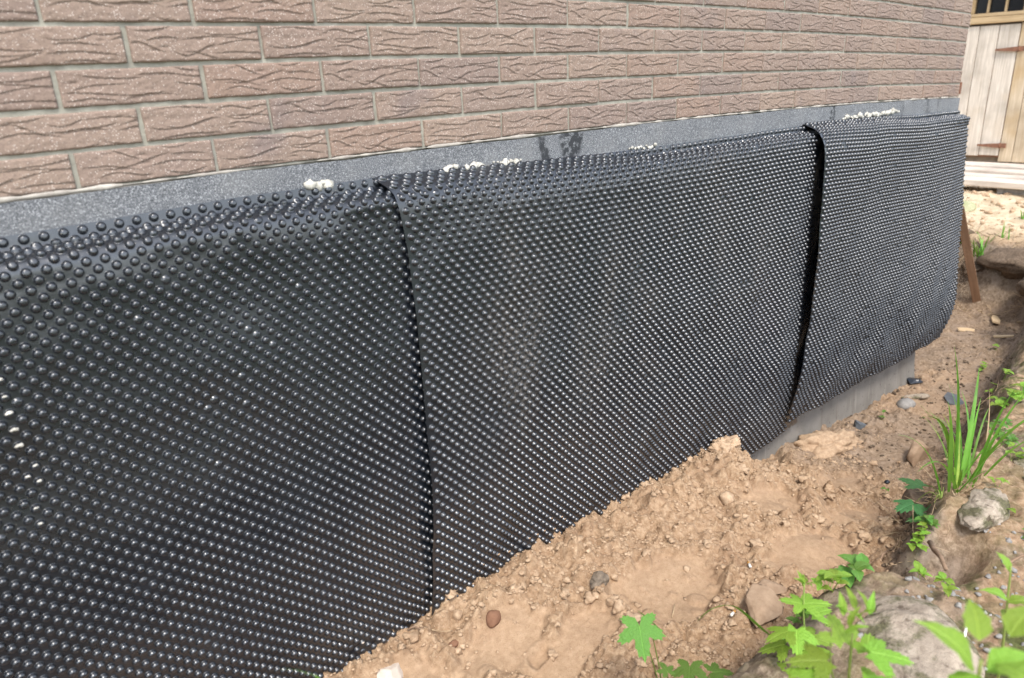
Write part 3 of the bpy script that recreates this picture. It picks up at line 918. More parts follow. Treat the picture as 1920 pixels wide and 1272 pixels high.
#SHED
# local y runs along the front (towards -y is right in the photo), local x depth, z up from the sill
def sbox(name, m, y0, y1, z0, z1, x0=0.0, x1=.03, bev=.003, parent=None):
    return box(name, m, parent or SH, x0, x1, y0, y1, z0, z1, bev)
DT = 1.565
door = sbox('door', M['rust'], .365, .93, .05, DT-.02, .012, .03, 0)
edges = [.94, .785, .58, .362]
for k in range(3):
    y1, y0 = edges[k], edges[k+1]
    sbox('board', M['door_wood'], y0+.003, y1-.003, .07-.01*(k % 2), DT-.01, -.012+.004*(k % 3), .011, .004, door)
for z, dy in ((.19, 0.0), (1.28, -.02)):
    pts = [(.60, .010), (.40, .026), (.29, .030), (.29, -.024), (.40, -.024), (.60, -.010)]
    n6 = len(pts)
    v = [(-.034, y+dy, z+w) for y, w in pts]+[(-.022, y+dy, z+w) for y, w in pts]
    hg = link('hinge', make_mesh('hinge', v, [tuple(range(n6)), tuple(range(2*n6-1, n6-1, -1))]+[(i, i+n6, (i+1) % n6+n6, (i+1) % n6) for i in range(n6)], smooth=False), M['rust'], door)
    vv, ff = tube([(-.034, .355+dy, z-.03), (-.034, .355+dy, z+.035)], [.009, .009], 8)
    link('hinge_pin', make_mesh('hinge_pin', vv, ff), M['rust'], hg)
sbox('latch', M['rust'], .88, .93, .79, .93, -.03, -.018, .002, door)
for k, (y0, y1) in enumerate([(.215, .357), (.075, .210), (-.07, .07), (-.23, -.075), (-.40, -.235), (-.57, -.405), (-.75, -.575), (-.93, -.755), (-1.1, -.935), (-1.28, -1.105)]):
    sbox('board', M['door_yellow' if k < 2 else 'door_wood'], y0, y1, .0, DT+.01*(k % 2), -.004*(k % 2), .03, .004)
for k in range(11):
    sbox('board', M['door_wood'], .945+.17*k, 1.108+.17*k, 0, DT, -.004*(k % 2), .03, .004)
sbox('lintel', M['lintel_wood'], -1.3, 2.8, DT+.012, DT+.085, -.045, .06, .006)
win = sbox('window', M['dark'], .37, .86, DT+.13, DT+.50, .02, .03, 0)
sbox('window_frame', M['lintel_wood'], .32, .92, DT+.088, DT+.128, -.03, .04, .005, win)
sbox('window_frame', M['lintel_wood'], .32, .92, DT+.50, DT+.56, -.03, .04, .005, win)
for y, w in ((.322, .045), (.535, .022), (.72, .022), (.872, .045)):
    sbox('glazing_bar', M['lintel_wood'], y, y+w, DT+.129, DT+.499, -.022, .018, .004, win)
sbox('wall', M['render'], -1.3, .30, DT+.09, DT+.75, 0, .03)
sbox('wall', M['render'], .925, 2.8, DT+.09, DT+.75, 0, .03)
sbox('wall', M['render'], .30, .925, DT+.565, DT+.75, 0, .03)
sbox('side_wall', M['render'], -1.3, 2.8, -.1, DT+.72, .06, 2.6)
sbox('roof', M['roof'], -1.5, 3.0, DT+.76, DT+.84, -.3, 2.9)

def on_ground(name, m, x, y, data, dz=0.0, rot=(0, 0, 0), parent=None, smooth=True):
    v, f = data
    o = link(name, make_mesh(name, v, f, smooth=smooth), m, parent, (x, y, gz(x, y)+dz), rot)
    return o
# ------------------------------------------------------------------ boards lying before the shed
plank_spec = [
    (9.45, 1.30, -.905, .30, .035, 'back board of the boards lying before the shed, half under sand', 2.4),
    (8.98, 1.15, -.913, .34, .04, 'broad pale board second from the shed door', 2.6),
    (8.55, 1.00, -.922, .20, .04, 'narrow pale board third from the shed door', 2.6),
    (8.16, .85, -.925, .32, .06, 'front pale board nearest the trench, with a thick brown edge', 2.8)]
for (x, y, z, w, t, lab, ln) in plank_spec:
    v, f = box_data(-w/2, w/2, -ln/2, ln/2, -t/2, t/2, .006)
    o = link('wooden_board', make_mesh('wooden_board', v, f, smooth=False), M['plank'], None, (x, y, z-.012), (rad(random.uniform(-.4, .4)), rad(random.uniform(-1.5, 1.5)), rad(random.uniform(-2, 1.5)-2)))
    tag(o, lab, 'board', 'boards laid before the shed')
for (x, y, lab) in ((8.2, .52, 'short block of wood propping up the front board'), (8.8, 1.9, 'short block under the boards near the house corner')):
    v, f = box_data(-.12, .12, -.22, .22, -.05, .05, .006)
    o = link('wood_block', make_mesh('wood_block', v, f, smooth=False), M['stone_grey'], None, (x, y, max(gz(x, y)+.02, -.99)), (0, 0, rad(8)))
    tag(o, lab, 'wood block')
v, f = rock_data(71, .19, .15, .075, 3, .15, .9)
o = on_ground('stone_block', M['mossy_stone'], 7.35, .83, (v, f), .03, (0, 0, .5))
tag(o, 'pale mossy block of stone behind the corner of the far sheet', 'stone')

# wooden stake leaning in the end of the trench
a = Vector((6.30, .235, gz(6.30, .235)-.05)); b2 = Vector((6.02, .395, -.86))
ln = (b2-a).length
v, f = box_data(-.030, .030, -.012, .012, 0, ln, .003)
st = link('wooden_stake', make_mesh('wooden_stake', v, f, smooth=False), M['stake'], None, a, (0, 0, 0))
st.rotation_mode = 'QUATERNION'
zq = (b2-a).normalized(); xq = Vector((.35, -1, 0)); xq = (xq-zq*xq.dot(zq)).normalized(); yq = zq.cross(xq)
st.rotation_quaternion = Matrix((xq, yq, zq)).transposed().to_quaternion()
tag(st, 'brown wooden stake leaning in the end of the trench behind the far sheet', 'stake')

# ------------------------------------------------------------------ stones, clods and litter one can point to
def stone(name, lab, cat, x, y, sx, sy, sz, m, seed, dz=0.0, rz=0.0, facet=.8, rough=.22, sub=4, tilt=(0, 0)):
    v, f = rock_data(seed, sx, sy, sz, sub, rough, facet)
    o = on_ground(name, M[m], x, y, (v, f), dz, (tilt[0], tilt[1], rz))
    tag(o, lab, cat)
    return o
stone('flat_clod', 'broad flat slab of dried dirt tilted over the cigarette end in the trench', 'clod', 1.325, -.722, .100, .062, .020, 'stone_flat', 11, .030, .35, .9, .2, 4, (.16, -.06))
stone('flat_clod', 'smaller flat slab of dried dirt propped behind the broad slab', 'clod', 1.455, -.675, .066, .036, .018, 'stone_flat', 12, .028, -.3, .9, .2, 4, (.1, .2))
stone('brown_stone', 'smooth reddish brown stone in the dirt near the sheets', 'stone', .755, -.215, .028, .022, .026, 'stone_brown', 13, .010, .4, .3, .12)
stone('white_stone', 'white chalky stone cut by the bottom frame edge', 'stone', .452, -.150, .052, .035, .030, 'stone_white', 14, .006, .4, .95, .3)
stone('dark_clod', 'grey and black crusted clod between the trodden patches', 'clod', 1.085, -.325, .040, .030, .024, 'crust', 15, .010, .3, .5, .5)
stone('clay_rock', 'angular tan rock standing by the grass at the trench edge', 'stone', 3.17, -.475, .085, .060, .075, 'stone_flat', 16, .030, .2, .9, .25)
stone('dirt_lump', 'largest rounded heap of loose dirt against the bare concrete', 'clod', 3.0, -.135, .16, .085, .075, 'clod', 17, .005, -.4, 0, .6, 5)
stone('dirt_lump', 'small rounded lump of dirt left of the concrete, below the far seam', 'clod', 2.07, -.12, .07, .05, .045, 'clod', 18, .0, -.2, 0, .6, 5)
stone('flat_stone', 'pale flat stone lying by the foot of the concrete', 'stone', 4.03, -.16, .095, .040, .014, 'bank_clod', 19, .012, -.5, .95, .1, 3)
stone('grey_stone', 'dull brown cobble beside the pale flat stone', 'stone', 3.90, -.155, .070, .050, .040, 'stone_grey', 20, .010, .3, .5, .2, 3)
stone('black_pebble', 'single small black pebble on the smooth trench floor', 'pebble', 2.76, -.508, .013, .012, .010, 'blackfilm', 21, .006, 0, .2, .2, 2)
stone('orange_clod', 'reddish crumb of brick in the tan dirt beside the brown stone', 'stone', .63, -.19, .018, .014, .013, 'stone_brown', 22, .006, 0, .6, .3, 3)
stone('round_clod', 'round pale clod standing in the dirt close to the first seam', 'clod', .695, -.125, .017, .016, .016, 'clod', 23, .010, 0, .2, .4, 3)
stone('round_clod', 'rounded clod above the tilted slab, left of the trodden hollow', 'clod', 1.76, -.33, .030, .026, .024, 'clod', 24, .008, 0, .3, .35, 3)
# big pale clods forming the near edge of the bank
stone('bank_boulder', 'large pale earthen hump on the near bank, above the leafy weeds', 'earth clod', 1.17, -1.17, .16, .12, .055, 'bank_clod', 25, .010, .55, .35, .28, 5)
stone('bank_boulder', 'grey weathered clod above the brown hollow in the bank', 'earth clod', 2.02, -1.06, .15, .07, .045, 'bank_clod', 26, .010, .1, .6, .4, 5)
stone('bank_boulder', 'ragged bark-like crust of earth by the right frame edge', 'earth clod', 2.52, -1.06, .14, .08, .04, 'bank_clod', 27, .010, .2, .8, .4, 5)
stone('bank_ledge', 'dark overhanging ledge of earth under the long grass', 'earth clod', 2.22, -.80, .14, .065, .045, 'humus', 28, .055, .15, .6, .45, 5)

for (x, y, sx, sy, sz, dz, sd_, lab) in (
        (6.42, .05, .20, .26, .10, .10, 61, 'dark overhanging sod at the crest of the trench end, by the right frame edge'),
        (6.50, .62, .16, .20, .08, .05, 62, 'dark crumbling sod at the trench end above the stake'),
        (6.10, -.16, .22, .10, .10, .20, 63, 'ragged rooty sod hanging at the inner corner of the bank'),
        (6.45, .33, .16, .12, .06, -.08, 65, 'low rooty overhang above the dark cavity behind the stake foot'),
        (5.55, -.36, .30, .09, .08, .16, 64, 'long dark sod along the bank before the inner corner')):
    stone('bank_sod', lab, 'earth clod', x, y, sx, sy, sz, 'humus', sd_, dz, .2, .3, .6, 4)

def sliver(name, lab, cat, x, y, lx, ly, t, m, rz, tilt=0.0, dz=0.012):
    v = [(-lx, -ly*.8, 0), (-lx*.3, -ly, 0), (lx*.8, -ly*.5, 0), (lx, ly*.5, 0), (lx*.2, ly, 0), (-lx*.9, ly*.7, 0)]
    n = len(v); v = v+[(a_, b_, t) for a_, b_, c_ in v]
    f = [tuple(range(n))[::-1], tuple(range(n, 2*n))]+[(i, (i+1) % n, (i+1) % n+n, i+n) for i in range(n)]
    o = on_ground(name, M[m], x, y, (v, f), dz, (tilt, tilt*.5, rz), smooth=False)
    tag(o, lab, cat)
    return o
sliver('wood_chip', 'pale split wood chip, largest of those past the house corner', 'wood chip', 6.03, .02, .12, .030, .012, 'chip', .3, .1)
sliver('wood_chip', 'orange sliver of wood lying nearer than the large chip', 'wood chip', 5.62, -.155, .080, .018, .010, 'chip', -.7, .05)
sliver('wood_chip', 'triangular pale chip on the bare trench floor by the corner', 'wood chip', 5.66, .10, .060, .035, .008, 'chip', -1.0, .1)
def crumpled(name, lab, x, y, r, m, seed):
    v, f = rock_data(seed, r, r*.8, r*.55, 2, .9, 1.0)
    o = on_ground(name, M[m], x, y, (v, f), r*.3, (0, 0, seed), smooth=False)
    tag(o, lab, 'scrap')
crumpled('plastic_scrap', 'crumpled black film at the foot of the house corner', 4.29, -.06, .050, 'blackfilm', 31)
crumpled('plastic_scrap', 'crumpled grey film against the concrete beside the dirt heap', 3.37, -.115, .055, 'greyfilm', 32)
sliver('slate_scrap', 'flat grey scrap lying behind the long grass', 'scrap', 4.22, -.30, .10, .05, .008, 'greyfilm', .4, .05)
def butt(lab, x, y, rz, both=False):
    o = empty('cigarette_butt', (x, y, gz(x, y)+.010), (.1, .1, rz))
    tag(o, lab, 'cigarette butt')
    v, f = tube([(-.016, 0, 0), (.001, 0, 0)], [.0040, .0042], 10); link('paper', make_mesh('paper', v, f), M['paper'], o)
    v, f = tube([(.0012, 0, 0), (.013, 0, 0)], [.0042, .0040], 10); link('filter', make_mesh('filter', v, f), M['filter'], o)
butt('cigarette butt lying on open crumbly dirt', 1.512, -.572, .8)
butt('cigarette butt with orange filter under the tilted slab', 1.262, -.672, .2)

def twig(name, lab, pts, r, m, cat='twig'):
    P_ = [Vector(p) for p in pts]
    v, f = tube(P_, [r*(1-.5*i/len(P_)) for i in range(len(P_))], 6)
    o = link(name, make_mesh(name, v, f), M[m])
    if lab: tag(o, lab, cat)
    return o
twig('stick', 'thick pale stick standing in the brown hollow of the bank', [(1.71, -1.005, -1.10), (1.66, -1.03, -1.085), (1.60, -1.065, -1.06), (1.53, -1.10, -1.045)], .0085, 'root', 'stick')
twig('stick', 'thin pale twig right of the brown hollow', [(1.62, -1.20, -1.03), (1.68, -1.22, -1.02), (1.78, -1.27, -1.02)], .004, 'root', 'stick')
twig('stick', 'short white straw lying on the near bank', [(1.22, -1.235, -.985), (1.27, -1.225, -.985)], .0035, 'paper', 'straw')
def gtw(x0, y0, x1, y1, r, m, lab, arc=.01, cat='twig'):
    pts = []
    for i in range(6):
        t = i/5; x = x0+(x1-x0)*t; y = y0+(y1-y0)*t
        pts.append((x+.004*math.sin(5*t), y, gz(x, y)+.006+arc*math.sin(math.pi*t)))
    return twig('twig', lab, pts, r, m, cat)
gtw(.50, -.05, .52, -.075, .0022, 'straw', 'short curled straw standing at the foot of the nearest sheet', .02)
gtw(.60, -.13, .66, -.15, .0018, 'straw', 'thin pale straw in the dirt under the first seam')
gtw(1.17, -.53, 1.23, -.50, .0018, 'straw', 'fine straw on the trodden patch left of the slab')
gtw(.55, -.085, .585, -.12, .003, 'root', 'bent brown root over a hole by the first seam', .02)
gtw(1.75, -.86, 2.0, -.84, .0035, 'root', 'long thin root trailing from the bank into the trench', .03)

# roots and dry straw hanging from the bank, too many and too thin to count
vs, fs = [], []
for k in range(420):
    if k < 300:
        x = random.choice([random.uniform(1.7, 3.6), random.uniform(2.0, 2.7)]); y = float(np.interp(x, FOOT_X, FOOT_Y))-random.uniform(-.02, .16)
    else:
        x = random.uniform(6.05, 6.7); y = random.uniform(-.2, .7)
    z = gz(x, y)+random.uniform(.0, .02)
    ang = random.uniform(0, 6.28); ln = random.uniform(.03, .12)*(1 if k < 300 else 1.6)
    p = Vector((x, y, z)); d = Vector((math.cos(ang), math.sin(ang), random.uniform(-.5, .35)))
    pts = [p]
    for i in range(3):
        d = (d+Vector((random.gauss(0, .3), random.gauss(0, .3), random.gauss(0, .3)-.1))).normalized()
        pts.append(pts[-1]+d*ln/3)
    v, f = tube(pts, [.0014, .0012, .0010, .0006] if k < 300 else [.004, .0035, .003, .002], 3, False)
    b0 = len(vs); vs += v; fs += [tuple(i+b0 for i in q) for q in f]
o = link('dry_roots', make_mesh('dry_roots', vs, fs), M['straw'])
tag(o, 'tangle of dry roots and straw along the dark edge of the bank', kind='stuff')

# loose crumbs of dirt scattered over the floor: one object
def crumb_field(name, label, n, region, r0, r1, m, sub, seed, cond=None, pw=2.2):
    r = np.random.default_rng(seed)
    protos = [rock_data(seed*10+i, 1, .85, .72, sub, .9, .85 if sub < 3 else 0) for i in range(9)]
    V, Fc, Ls = [], [], 0
    faces = []
    cnt = 0
    while cnt < n:
        x = r.uniform(region[0], region[1]); y = r.uniform(region[2], region[3])
        if x > .2 and r.random() > min(1, 1.5/x+.25): continue
        if cond is not None and not cond(x, y, r): continue
        rr = r0*(r1/r0)**(r.random()**pw)
        pv, pf = protos[r.integers(9)]
        a_ = r.uniform(0, 6.28); c, s_ = math.cos(a_), math.sin(a_)
        q = np.array(pv)*rr*np.array([1, 1, r.uniform(.6, 1.1)])
        q = q@np.array([[c, s_, 0], [-s_, c, 0], [0, 0, 1]])
        q = q+np.array([x, y, gz(x, y)+rr*r.uniform(.0, .4)])
        V.append(q); faces.append(np.array(pf)+Ls); Ls += len(q); cnt += 1
    F = np.concatenate(faces)
    me = make_mesh(name, np.concatenate(V), loops=F.ravel(), starts=np.arange(len(F))*3)
    o = link(name, me, M[m])
    tag(o, label, kind='stuff')
    return o
def on_floor(x, y, r):
    i = np.searchsorted(gx, x); j = np.searchsorted(gy, y)
    k = KB[i, j]; ro = ROUGH[i, j]
    return k < .25 and (ro > .5 or r.random() < .07)
def on_bank(x, y, r):
    i = np.searchsorted(gx, x); j = np.searchsorted(gy, y)
    return .1 < KB[i, j] and HOL[i, j] < .3
crumb_field('dirt_crumbs', 'crumbs of dry dirt over the trench floor', 13000, (.15, 3.4, -.92, -.04), .0018, .0095, 'clod', 1, 41, on_floor, 3.0)
crumb_field('dirt_clods', 'small broken clods of dry dirt over the trench floor', 1300, (.15, 3.2, -.90, -.05), .005, .017, 'clod', 2, 46, on_floor, 1.8)
crumb_field('dirt_clods', 'fist sized and smaller clods lying in the loose dirt', 110, (.2, 3.0, -.88, -.06), .012, .028, 'clod', 3, 42, on_floor, 2.2)
crumb_field('dark_crumbs', 'dark crumbs of topsoil along the bank and the far floor', 2300, (1.0, 6.0, -1.1, .1), .003, .017, 'humus', 1, 43, lambda x, y, r: (x > 2.9 and y > -.5 and r.random() < .45) or .04 < KB[np.searchsorted(gx, x), np.searchsorted(gy, y)] < .8)
crumb_field('bank_gravel', 'pale grey gravel scattered on the mossy bank', 300, (1.05, 2.0, -1.42, -1.06), .004, .014, 'stone_grey', 2, 44, on_bank, 1.4)
crumb_field('sand_crumbs', 'light crumbs on the sandy ground before the boards', 700, (6.6, 9.0, -.3, 1.8), .010, .04, 'clod', 1, 45, None)

# ------------------------------------------------------------------ plants
def leaf_mesh(kind, seed=0):
    r = random.Random(seed)
    name = 'leaf'
    if kind in ('oval', 'round', 'lance'):
        wd = {'oval': .30, 'round': .40, 'lance': .17}[kind]
        n = 9; v = []; f = []
        for i in range(n):
            t = i/(n-1)
            w = wd*math.sin(math.pi*min(1, t**.8))**(.75 if kind == 'round' else .9)*(1.15-.45*t)
            if kind == 'oval':
                w *= 1+.08*(-1)**i
            z = .10*math.sin(math.pi*t)-.16*t*t
            for s, zz_ in ((-1, .16), (-.5, .05), (0, 0), (.5, .05), (1, .16)):
                v.append((t, s*w, z+zz_*w+.03*r.uniform(-1, 1)*abs(s)))
        for i in range(n-1):
            for k in range(4):
                a_ = i*5+k
                f.append((a_, a_+5, a_+6, a_+1))
        return make_mesh(name, v, f)
    lobes = {'hop': [(0, 1.0, .50), (1.05, .84, .50), (-1.05, .84, .50), (2.05, .62, .55), (-2.05, .62, .55)],
             'tri': [(0, 1.0, .52), (1.05, .80, .52), (-1.05, .80, .52)],
             'rasp': [(0, 1.0, .55), (.9, .75, .45), (-.9, .75, .45)]}[kind]
    n = 61; rings = 4
    v = [(0, 0, 0)]; f = []
    mx = 2.75 if kind == 'hop' else 2.3
    for i in range(n):
        th = -mx+2*mx*i/(n-1)
        rad_ = .30
        for (a0, ln_, sg) in lobes:
            rad_ = max(rad_, ln_*math.exp(-abs((th-a0)/sg)**1.7*.75))
        rad_ *= 1+.075*(-1)**i+.02*r.uniform(-1, 1)
        for k in range(1, rings+1):
            q = rad_*k/rings
            z = .05*math.cos(th*3.1)*q*(k/rings)-.18*q*q+.015*r.uniform(-1, 1)*k/rings+.06*abs(math.sin(th))*q
            v.append((.0+q*math.cos(th), q*math.sin(th), z))
    for i in range(n-1):
        a_ = 1+i*rings; b_ = a_+rings
        f.append((0, a_, b_))
        for k in range(rings-1):
            f.append((a_+k, a_+k+1, b_+k+1, b_+k))
    return make_mesh(name, v, f)

LM = {}
for kind, mname in (('oval', 'leaf_light'), ('round', 'leaf'), ('lance', 'leaf_light'), ('hop', 'leaf'), ('tri', 'leaf_light'), ('rasp', 'leaf_dark')):
    LM[kind] = []
    for i in range(3):
        me_ = leaf_mesh(kind, i*7+len(kind)); me_.materials.append(M[mname]); LM[kind].append(me_)
def lmesh(kind, mname):
    key = kind+mname
    if key not in LM:
        LM[key] = []
        for me_ in LM[kind]:
            c = me_.copy(); c.materials.clear(); c.materials.append(M[mname]); LM[key].append(c)
    return random.choice(LM[key])

def leaf(parent, kind, p, azim, pitch, size, roll=0.0, m=None, origin=Vector((0, 0, 0))):
    """p in world space; azim where the tip points; pitch up from horizontal"""
    me_ = lmesh(kind, m) if m else random.choice(LM[kind])
    o = bpy.data.objects.new('leaf', me_)
    col.objects.link(o)
    o.parent = parent
    d = Vector((math.cos(azim)*math.cos(pitch), math.sin(azim)*math.cos(pitch), math.sin(pitch)))
    up = Vector((0, 0, 1)); s_ = up.cross(d).normalized(); n_ = d.cross(s_)
    R_ = Matrix((d, s_, n_)).transposed()
    R_ = R_@Matrix.Rotation(roll, 3, 'X')
    mw = Matrix.Translation(Vector(p)-parent.location)@R_.to_4x4()@Matrix.Diagonal((size, size, size, 1))
    o.matrix_local = mw
    return o

def stem(parent, pts, r, m='stem', name='stem'):
    P_ = [Vector(p)-parent.location for p in pts]
    # smooth
    Q = []
    for i in range(len(P_)-1):
        p0 = P_[max(i-1, 0)]; p1 = P_[i]; p2 = P_[i+1]; p3 = P_[min(i+2, len(P_)-1)]
        for k in range(4):
            t = k/4
            Q.append(.5*((2*p1)+(p2-p0)*t+(2*p0-5*p1+4*p2-p3)*t*t+(3*p1-p0-3*p2+p3)*t**3))
    Q.append(P_[-1])
    v, f = tube(Q, [r*(1-.6*i/len(Q)) for i in range(len(Q))], 6)
    return link(name, make_mesh(name, v, f), M[m], parent)

def blade(parent, base, azim, length, lean, droop, w, m='grass', top=None, tw=0.0):
    """one grass blade: folded strip, rising then drooping"""
    n = 13; v = []; f = []
    base = Vector(base)-parent.location
    d = Vector((math.cos(azim), math.sin(azim), 0)); side = Vector((-d.y, d.x, 0))
    p = base.copy(); el = math.pi/2-lean
    for i in range(n):
        t = i/(n-1)
        ww = w*(min(1, .45+t*2.2))*(1-t**2.6)+.0004
        dirv = d*math.cos(el)+Vector((0, 0, 1))*math.sin(el)
        nrm = dirv.cross(side).normalized()
        sd_ = (side*math.cos(tw*t)+nrm*math.sin(tw*t))
        v += [p-sd_*ww/2+nrm*ww*.16, p.copy(), p+sd_*ww/2+nrm*ww*.16]
        p = p+dirv*length/(n-1)
        el -= droop*(t**1.3)/(n-1)*2.2
    for i in range(n-1):
        a_ = i*3
        f += [(a_, a_+3, a_+4, a_+1), (a_+1, a_+4, a_+5, a_+2)]
    return link('blade', make_mesh('blade', v, f), M[m], parent)

def plant(name, lab, cat, base, group=None):
    o = empty(name, base)
    tag(o, lab, cat, group)
    return o

CAMV = Vector(CAM)
def toward(p):   # azimuth from p towards the camera side
    return math.atan2(CAM[1]-p[1], CAM[0]-p[0])

# tall grass at the trench edge
gb = (2.20, -.93, gz(2.20, -.93)-.01)
t = plant('grass_tuft', 'tallest tuft of long green grass arching over the trench edge', 'grass tuft', gb)
specs = [(2.16, -.92, 2.6, .50, .10, .25, .012, 0), (2.19, -.93, .3, .42, .12, 1.5, .011, .3), (2.22, -.94, -.9, .40, .35, 1.3, .013, 0), (2.20, -.90, 2.9, .40, .25, 1.6, .012, .5),
         (2.15, -.94, 3.0, .36, .55, 1.5, .011, 0), (2.24, -.95, -.4, .34, .30, .6, .009, 0), (2.23, -.92, 1.2, .33, .15, .6, .008, .4), (2.18, -.95, -1.8, .30, .25, .9, .009, 0),
         (2.27, -.93, .8, .30, .2, .8, .008, 0), (2.21, -.96, -.7, .36, .10, .4, .010, .2), (2.05, -.92, 2.5, .30, .30, 1.2, .011, 0), (2.04, -.94, 2.9, .34, .15, .35, .012, 0), (2.30, -.96, -.6, .22, .6, .9, .007, 0),
         (2.19, -.91, 1.8, .26, .2, .7, .007, 0), (2.25, -.92, .1, .28, .05, .3, .008, 0), (2.17, -.93, 3.4, .24, .5, 1.0, .007, 0), (2.08, -.95, -2.0, .20, .4, .8, .009, 0)]
for k, (x, y, az, ln, le, dr, w, tw) in enumerate(specs):
    blade(t, (x, y, gz(x, y)-.01), az, ln*1.06, le*1.15, dr*1.15, w*1.3, 'grass', tw=tw)
for k in range(16):
    x, y = 2.2+random.gauss(0, .05), -.935+random.gauss(0, .02)
    blade(t, (x, y, gz(x, y)-.01), random.uniform(0, 6.28), random.uniform(.14, .36), random.uniform(.1, .7), random.uniform(.4, 1.6), random.uniform(.004, .009), random.choice(['grass', 'leaf_light', 'grass', 'straw']), tw=random.uniform(-1, 1))
def small_tuft(x, y, n, h, lab, w=.006):
    t = plant('grass_tuft', lab, 'grass tuft', (x, y, gz(x, y)-.01))
    for k in range(n):
        blade(t, (x+random.gauss(0, h*.12), y+random.gauss(0, h*.12), gz(x, y)-.01), random.uniform(0, 6.28), h*random.uniform(.6, 1.1), random.uniform(.05, .6), random.uniform(.5, 1.4), w)
small_tuft(6.45, .33, 14, .24, 'green grass tuft hanging on the end wall of the trench, right of the stake', .014)
small_tuft(6.50, .52, 10, .20, 'thin grass tuft at the crest above the leaning stake', .011)
small_tuft(6.55, .20, 9, .14, 'faint low grass tuft farthest right on the trench end wall', .009)
small_tuft(7.2, .24, 8, .13, 'small grass tuft on the sandy ground by the right frame edge', .010)
small_tuft(3.30, -.82, 6, .12, 'short upright grass shoots by the small leafed weeds at the right edge', .006)

# raspberry-like seedling
bp = (2.02, -.93, gz(2.02, -.93)-.01)
t = plant('bramble_seedling', 'dark toothed-leaved seedling at the foot of the long grass', 'seedling', bp)
for (p, az, pi_, sz) in [((2.00, -.86, -1.165), 2.9, .1, .085), ((2.06, -.88, -1.20), -2.4, -.3, .095), ((2.08, -.85, -1.14), 1.5, .1, .075), ((2.12, -.90, -1.19), -.6, .0, .08), ((2.05, -.91, -1.23), -1.9, -.35, .075), ((2.00, -.91, -1.19), 2.4, -.1, .07)]:
    stem(t, [bp, ((bp[0]+p[0])/2, (bp[1]+p[1])/2, max(bp[2], p[2])+.02), p], .0018)
    leaf(t, 'rasp', p, az, pi_, sz)

# low weeds with small round leaves
def creeper(x, y, n, spread, size, lab, kind='round', m='leaf', elong=0.0):
    t = plant('creeping_weed', lab, 'weed', (x, y, gz(x, y)-.005), 'low weeds along the bank')
    for k in range(n):
        a_ = random.uniform(0, 6.28); d = spread*random.random()**.6
        px_, py_ = x+math.cos(a_)*d+elong*(k/n-.5), y+math.sin(a_)*d*.6
        z = gz(px_, py_)+random.uniform(.006, .03)+.5*size
        stem(t, [(px_*.4+x*.6, py_*.4+y*.6, gz(x, y)), (px_, py_, z)], .0011)
        for q in range(random.choice((2, 3, 3, 4))):
            leaf(t, kind, (px_, py_, z), a_+q*1.7+random.uniform(-.3, .3), random.uniform(-.1, .5), size*random.uniform(.7, 1.15), m=m)
    return t
creeper(1.84, -.945, 7, .05, .026, 'fresh green weed with round leaves left of the tall grass foot')
creeper(1.78, -.96, 8, .035, .022, 'dense bright weed cluster just above the thick stick', m='leaf_light')
creeper(1.42, -.955, 7, .045, .024, 'small leafed weed between the dark bank and the stick', m='leaf_light')
creeper(1.30, -.965, 5, .035, .042, 'broad two-leaved weed on the lip of the near bank')
creeper(1.19, -.955, 6, .04, .032, 'pale weed creeping over the lip left of the broad-leaved one', m='leaf_light')
creeper(1.09, -.945, 9, .045, .022, 'clustered weed right of the lobed plant at the bank lip')
creeper(1.50, -1.05, 2, .02, .035, 'pair of upright oval leaves beside the stick base', 'oval', 'leaf_light')
creeper(1.40, -1.14, 4, .04, .030, 'sparse yellow-green seedling on the near mossy bank', 'oval', 'leaf_light')
creeper(2.05, -1.10, 2, .02, .042, 'lone seedling of two pointed leaves on the bare bank slope', 'oval', 'leaf_light')
creeper(2.25, -1.02, 2, .03, .022, 'tiny seedling of two round leaves below the tall grass', m='leaf_light')
creeper(2.62, -.93, 16, .10, .024, 'widest mat of small leaves on the bank by the right frame edge', m='leaf')
creeper(2.50, -1.00, 5, .05, .022, 'small weed in a crack of the bank below the leafy mat', m='leaf_light')
creeper(3.18, -.80, 9, .09, .042, 'farther weed with larger round leaves at the right frame edge', m='leaf_light')
creeper(3.55, -.66, 5, .07, .030, 'yellowish weed on the bank beyond the larger-leaved one', 'oval', 'leaf_light')
creeper(1.98, -1.20, 4, .03, .034, 'darker sprig cut by the right frame edge above the gravel')
creeper(4.9, -.24, 4, .05, .028, 'small sprout on the far trench floor near the bank', m='leaf_light')
creeper(5.3, -.20, 3, .04, .026, 'smaller sprout beyond it on the far trench floor', m='leaf_light')
creeper(3.52, -.17, 2, .02, .018, 'tiny green seedling in the dirt beside the grey film')
creeper(2.62, -.56, 1, .01, .020, 'single seedling alone on the smooth sandy floor')

# vine plant at the bottom of the picture: two lobed leaves on a bent stalk
def vine(lab, base, tips, kind='hop', m=None):
    t = plant('vine_seedling', lab, 'vine', base)
    for (p, az, pi_, sz, ro) in tips:
        mid = ((base[0]+p[0])/2+.02, (base[1]+p[1])/2+.02, (base[2]+p[2])/2+.02)
        stem(t, [base, mid, p], .0020)
        leaf(t, kind, p, az, pi_, sz, ro, m)
    return t
vine('young vine with one large lobed leaf hanging over the sandy dirt', (.80, -.80, gz(.80, -.80)-.01),
     [((.755, -.735, -.985), -2.2, -.75, .070, .15), ((.80, -.725, -1.00), -.9, -.65, .062, -.5), ((.79, -.79, -1.10), 1.2, .2, .030, 0)])
vine('low vine sprig with two rounded leaves cut by the bottom frame edge', (.87, -.84, gz(.87, -.84)-.01),
     [((.862, -.80, -1.125), -2.6, -.25, .055, .2), ((.925, -.825, -1.165), -.6, -.1, .050, 0)], 'hop')

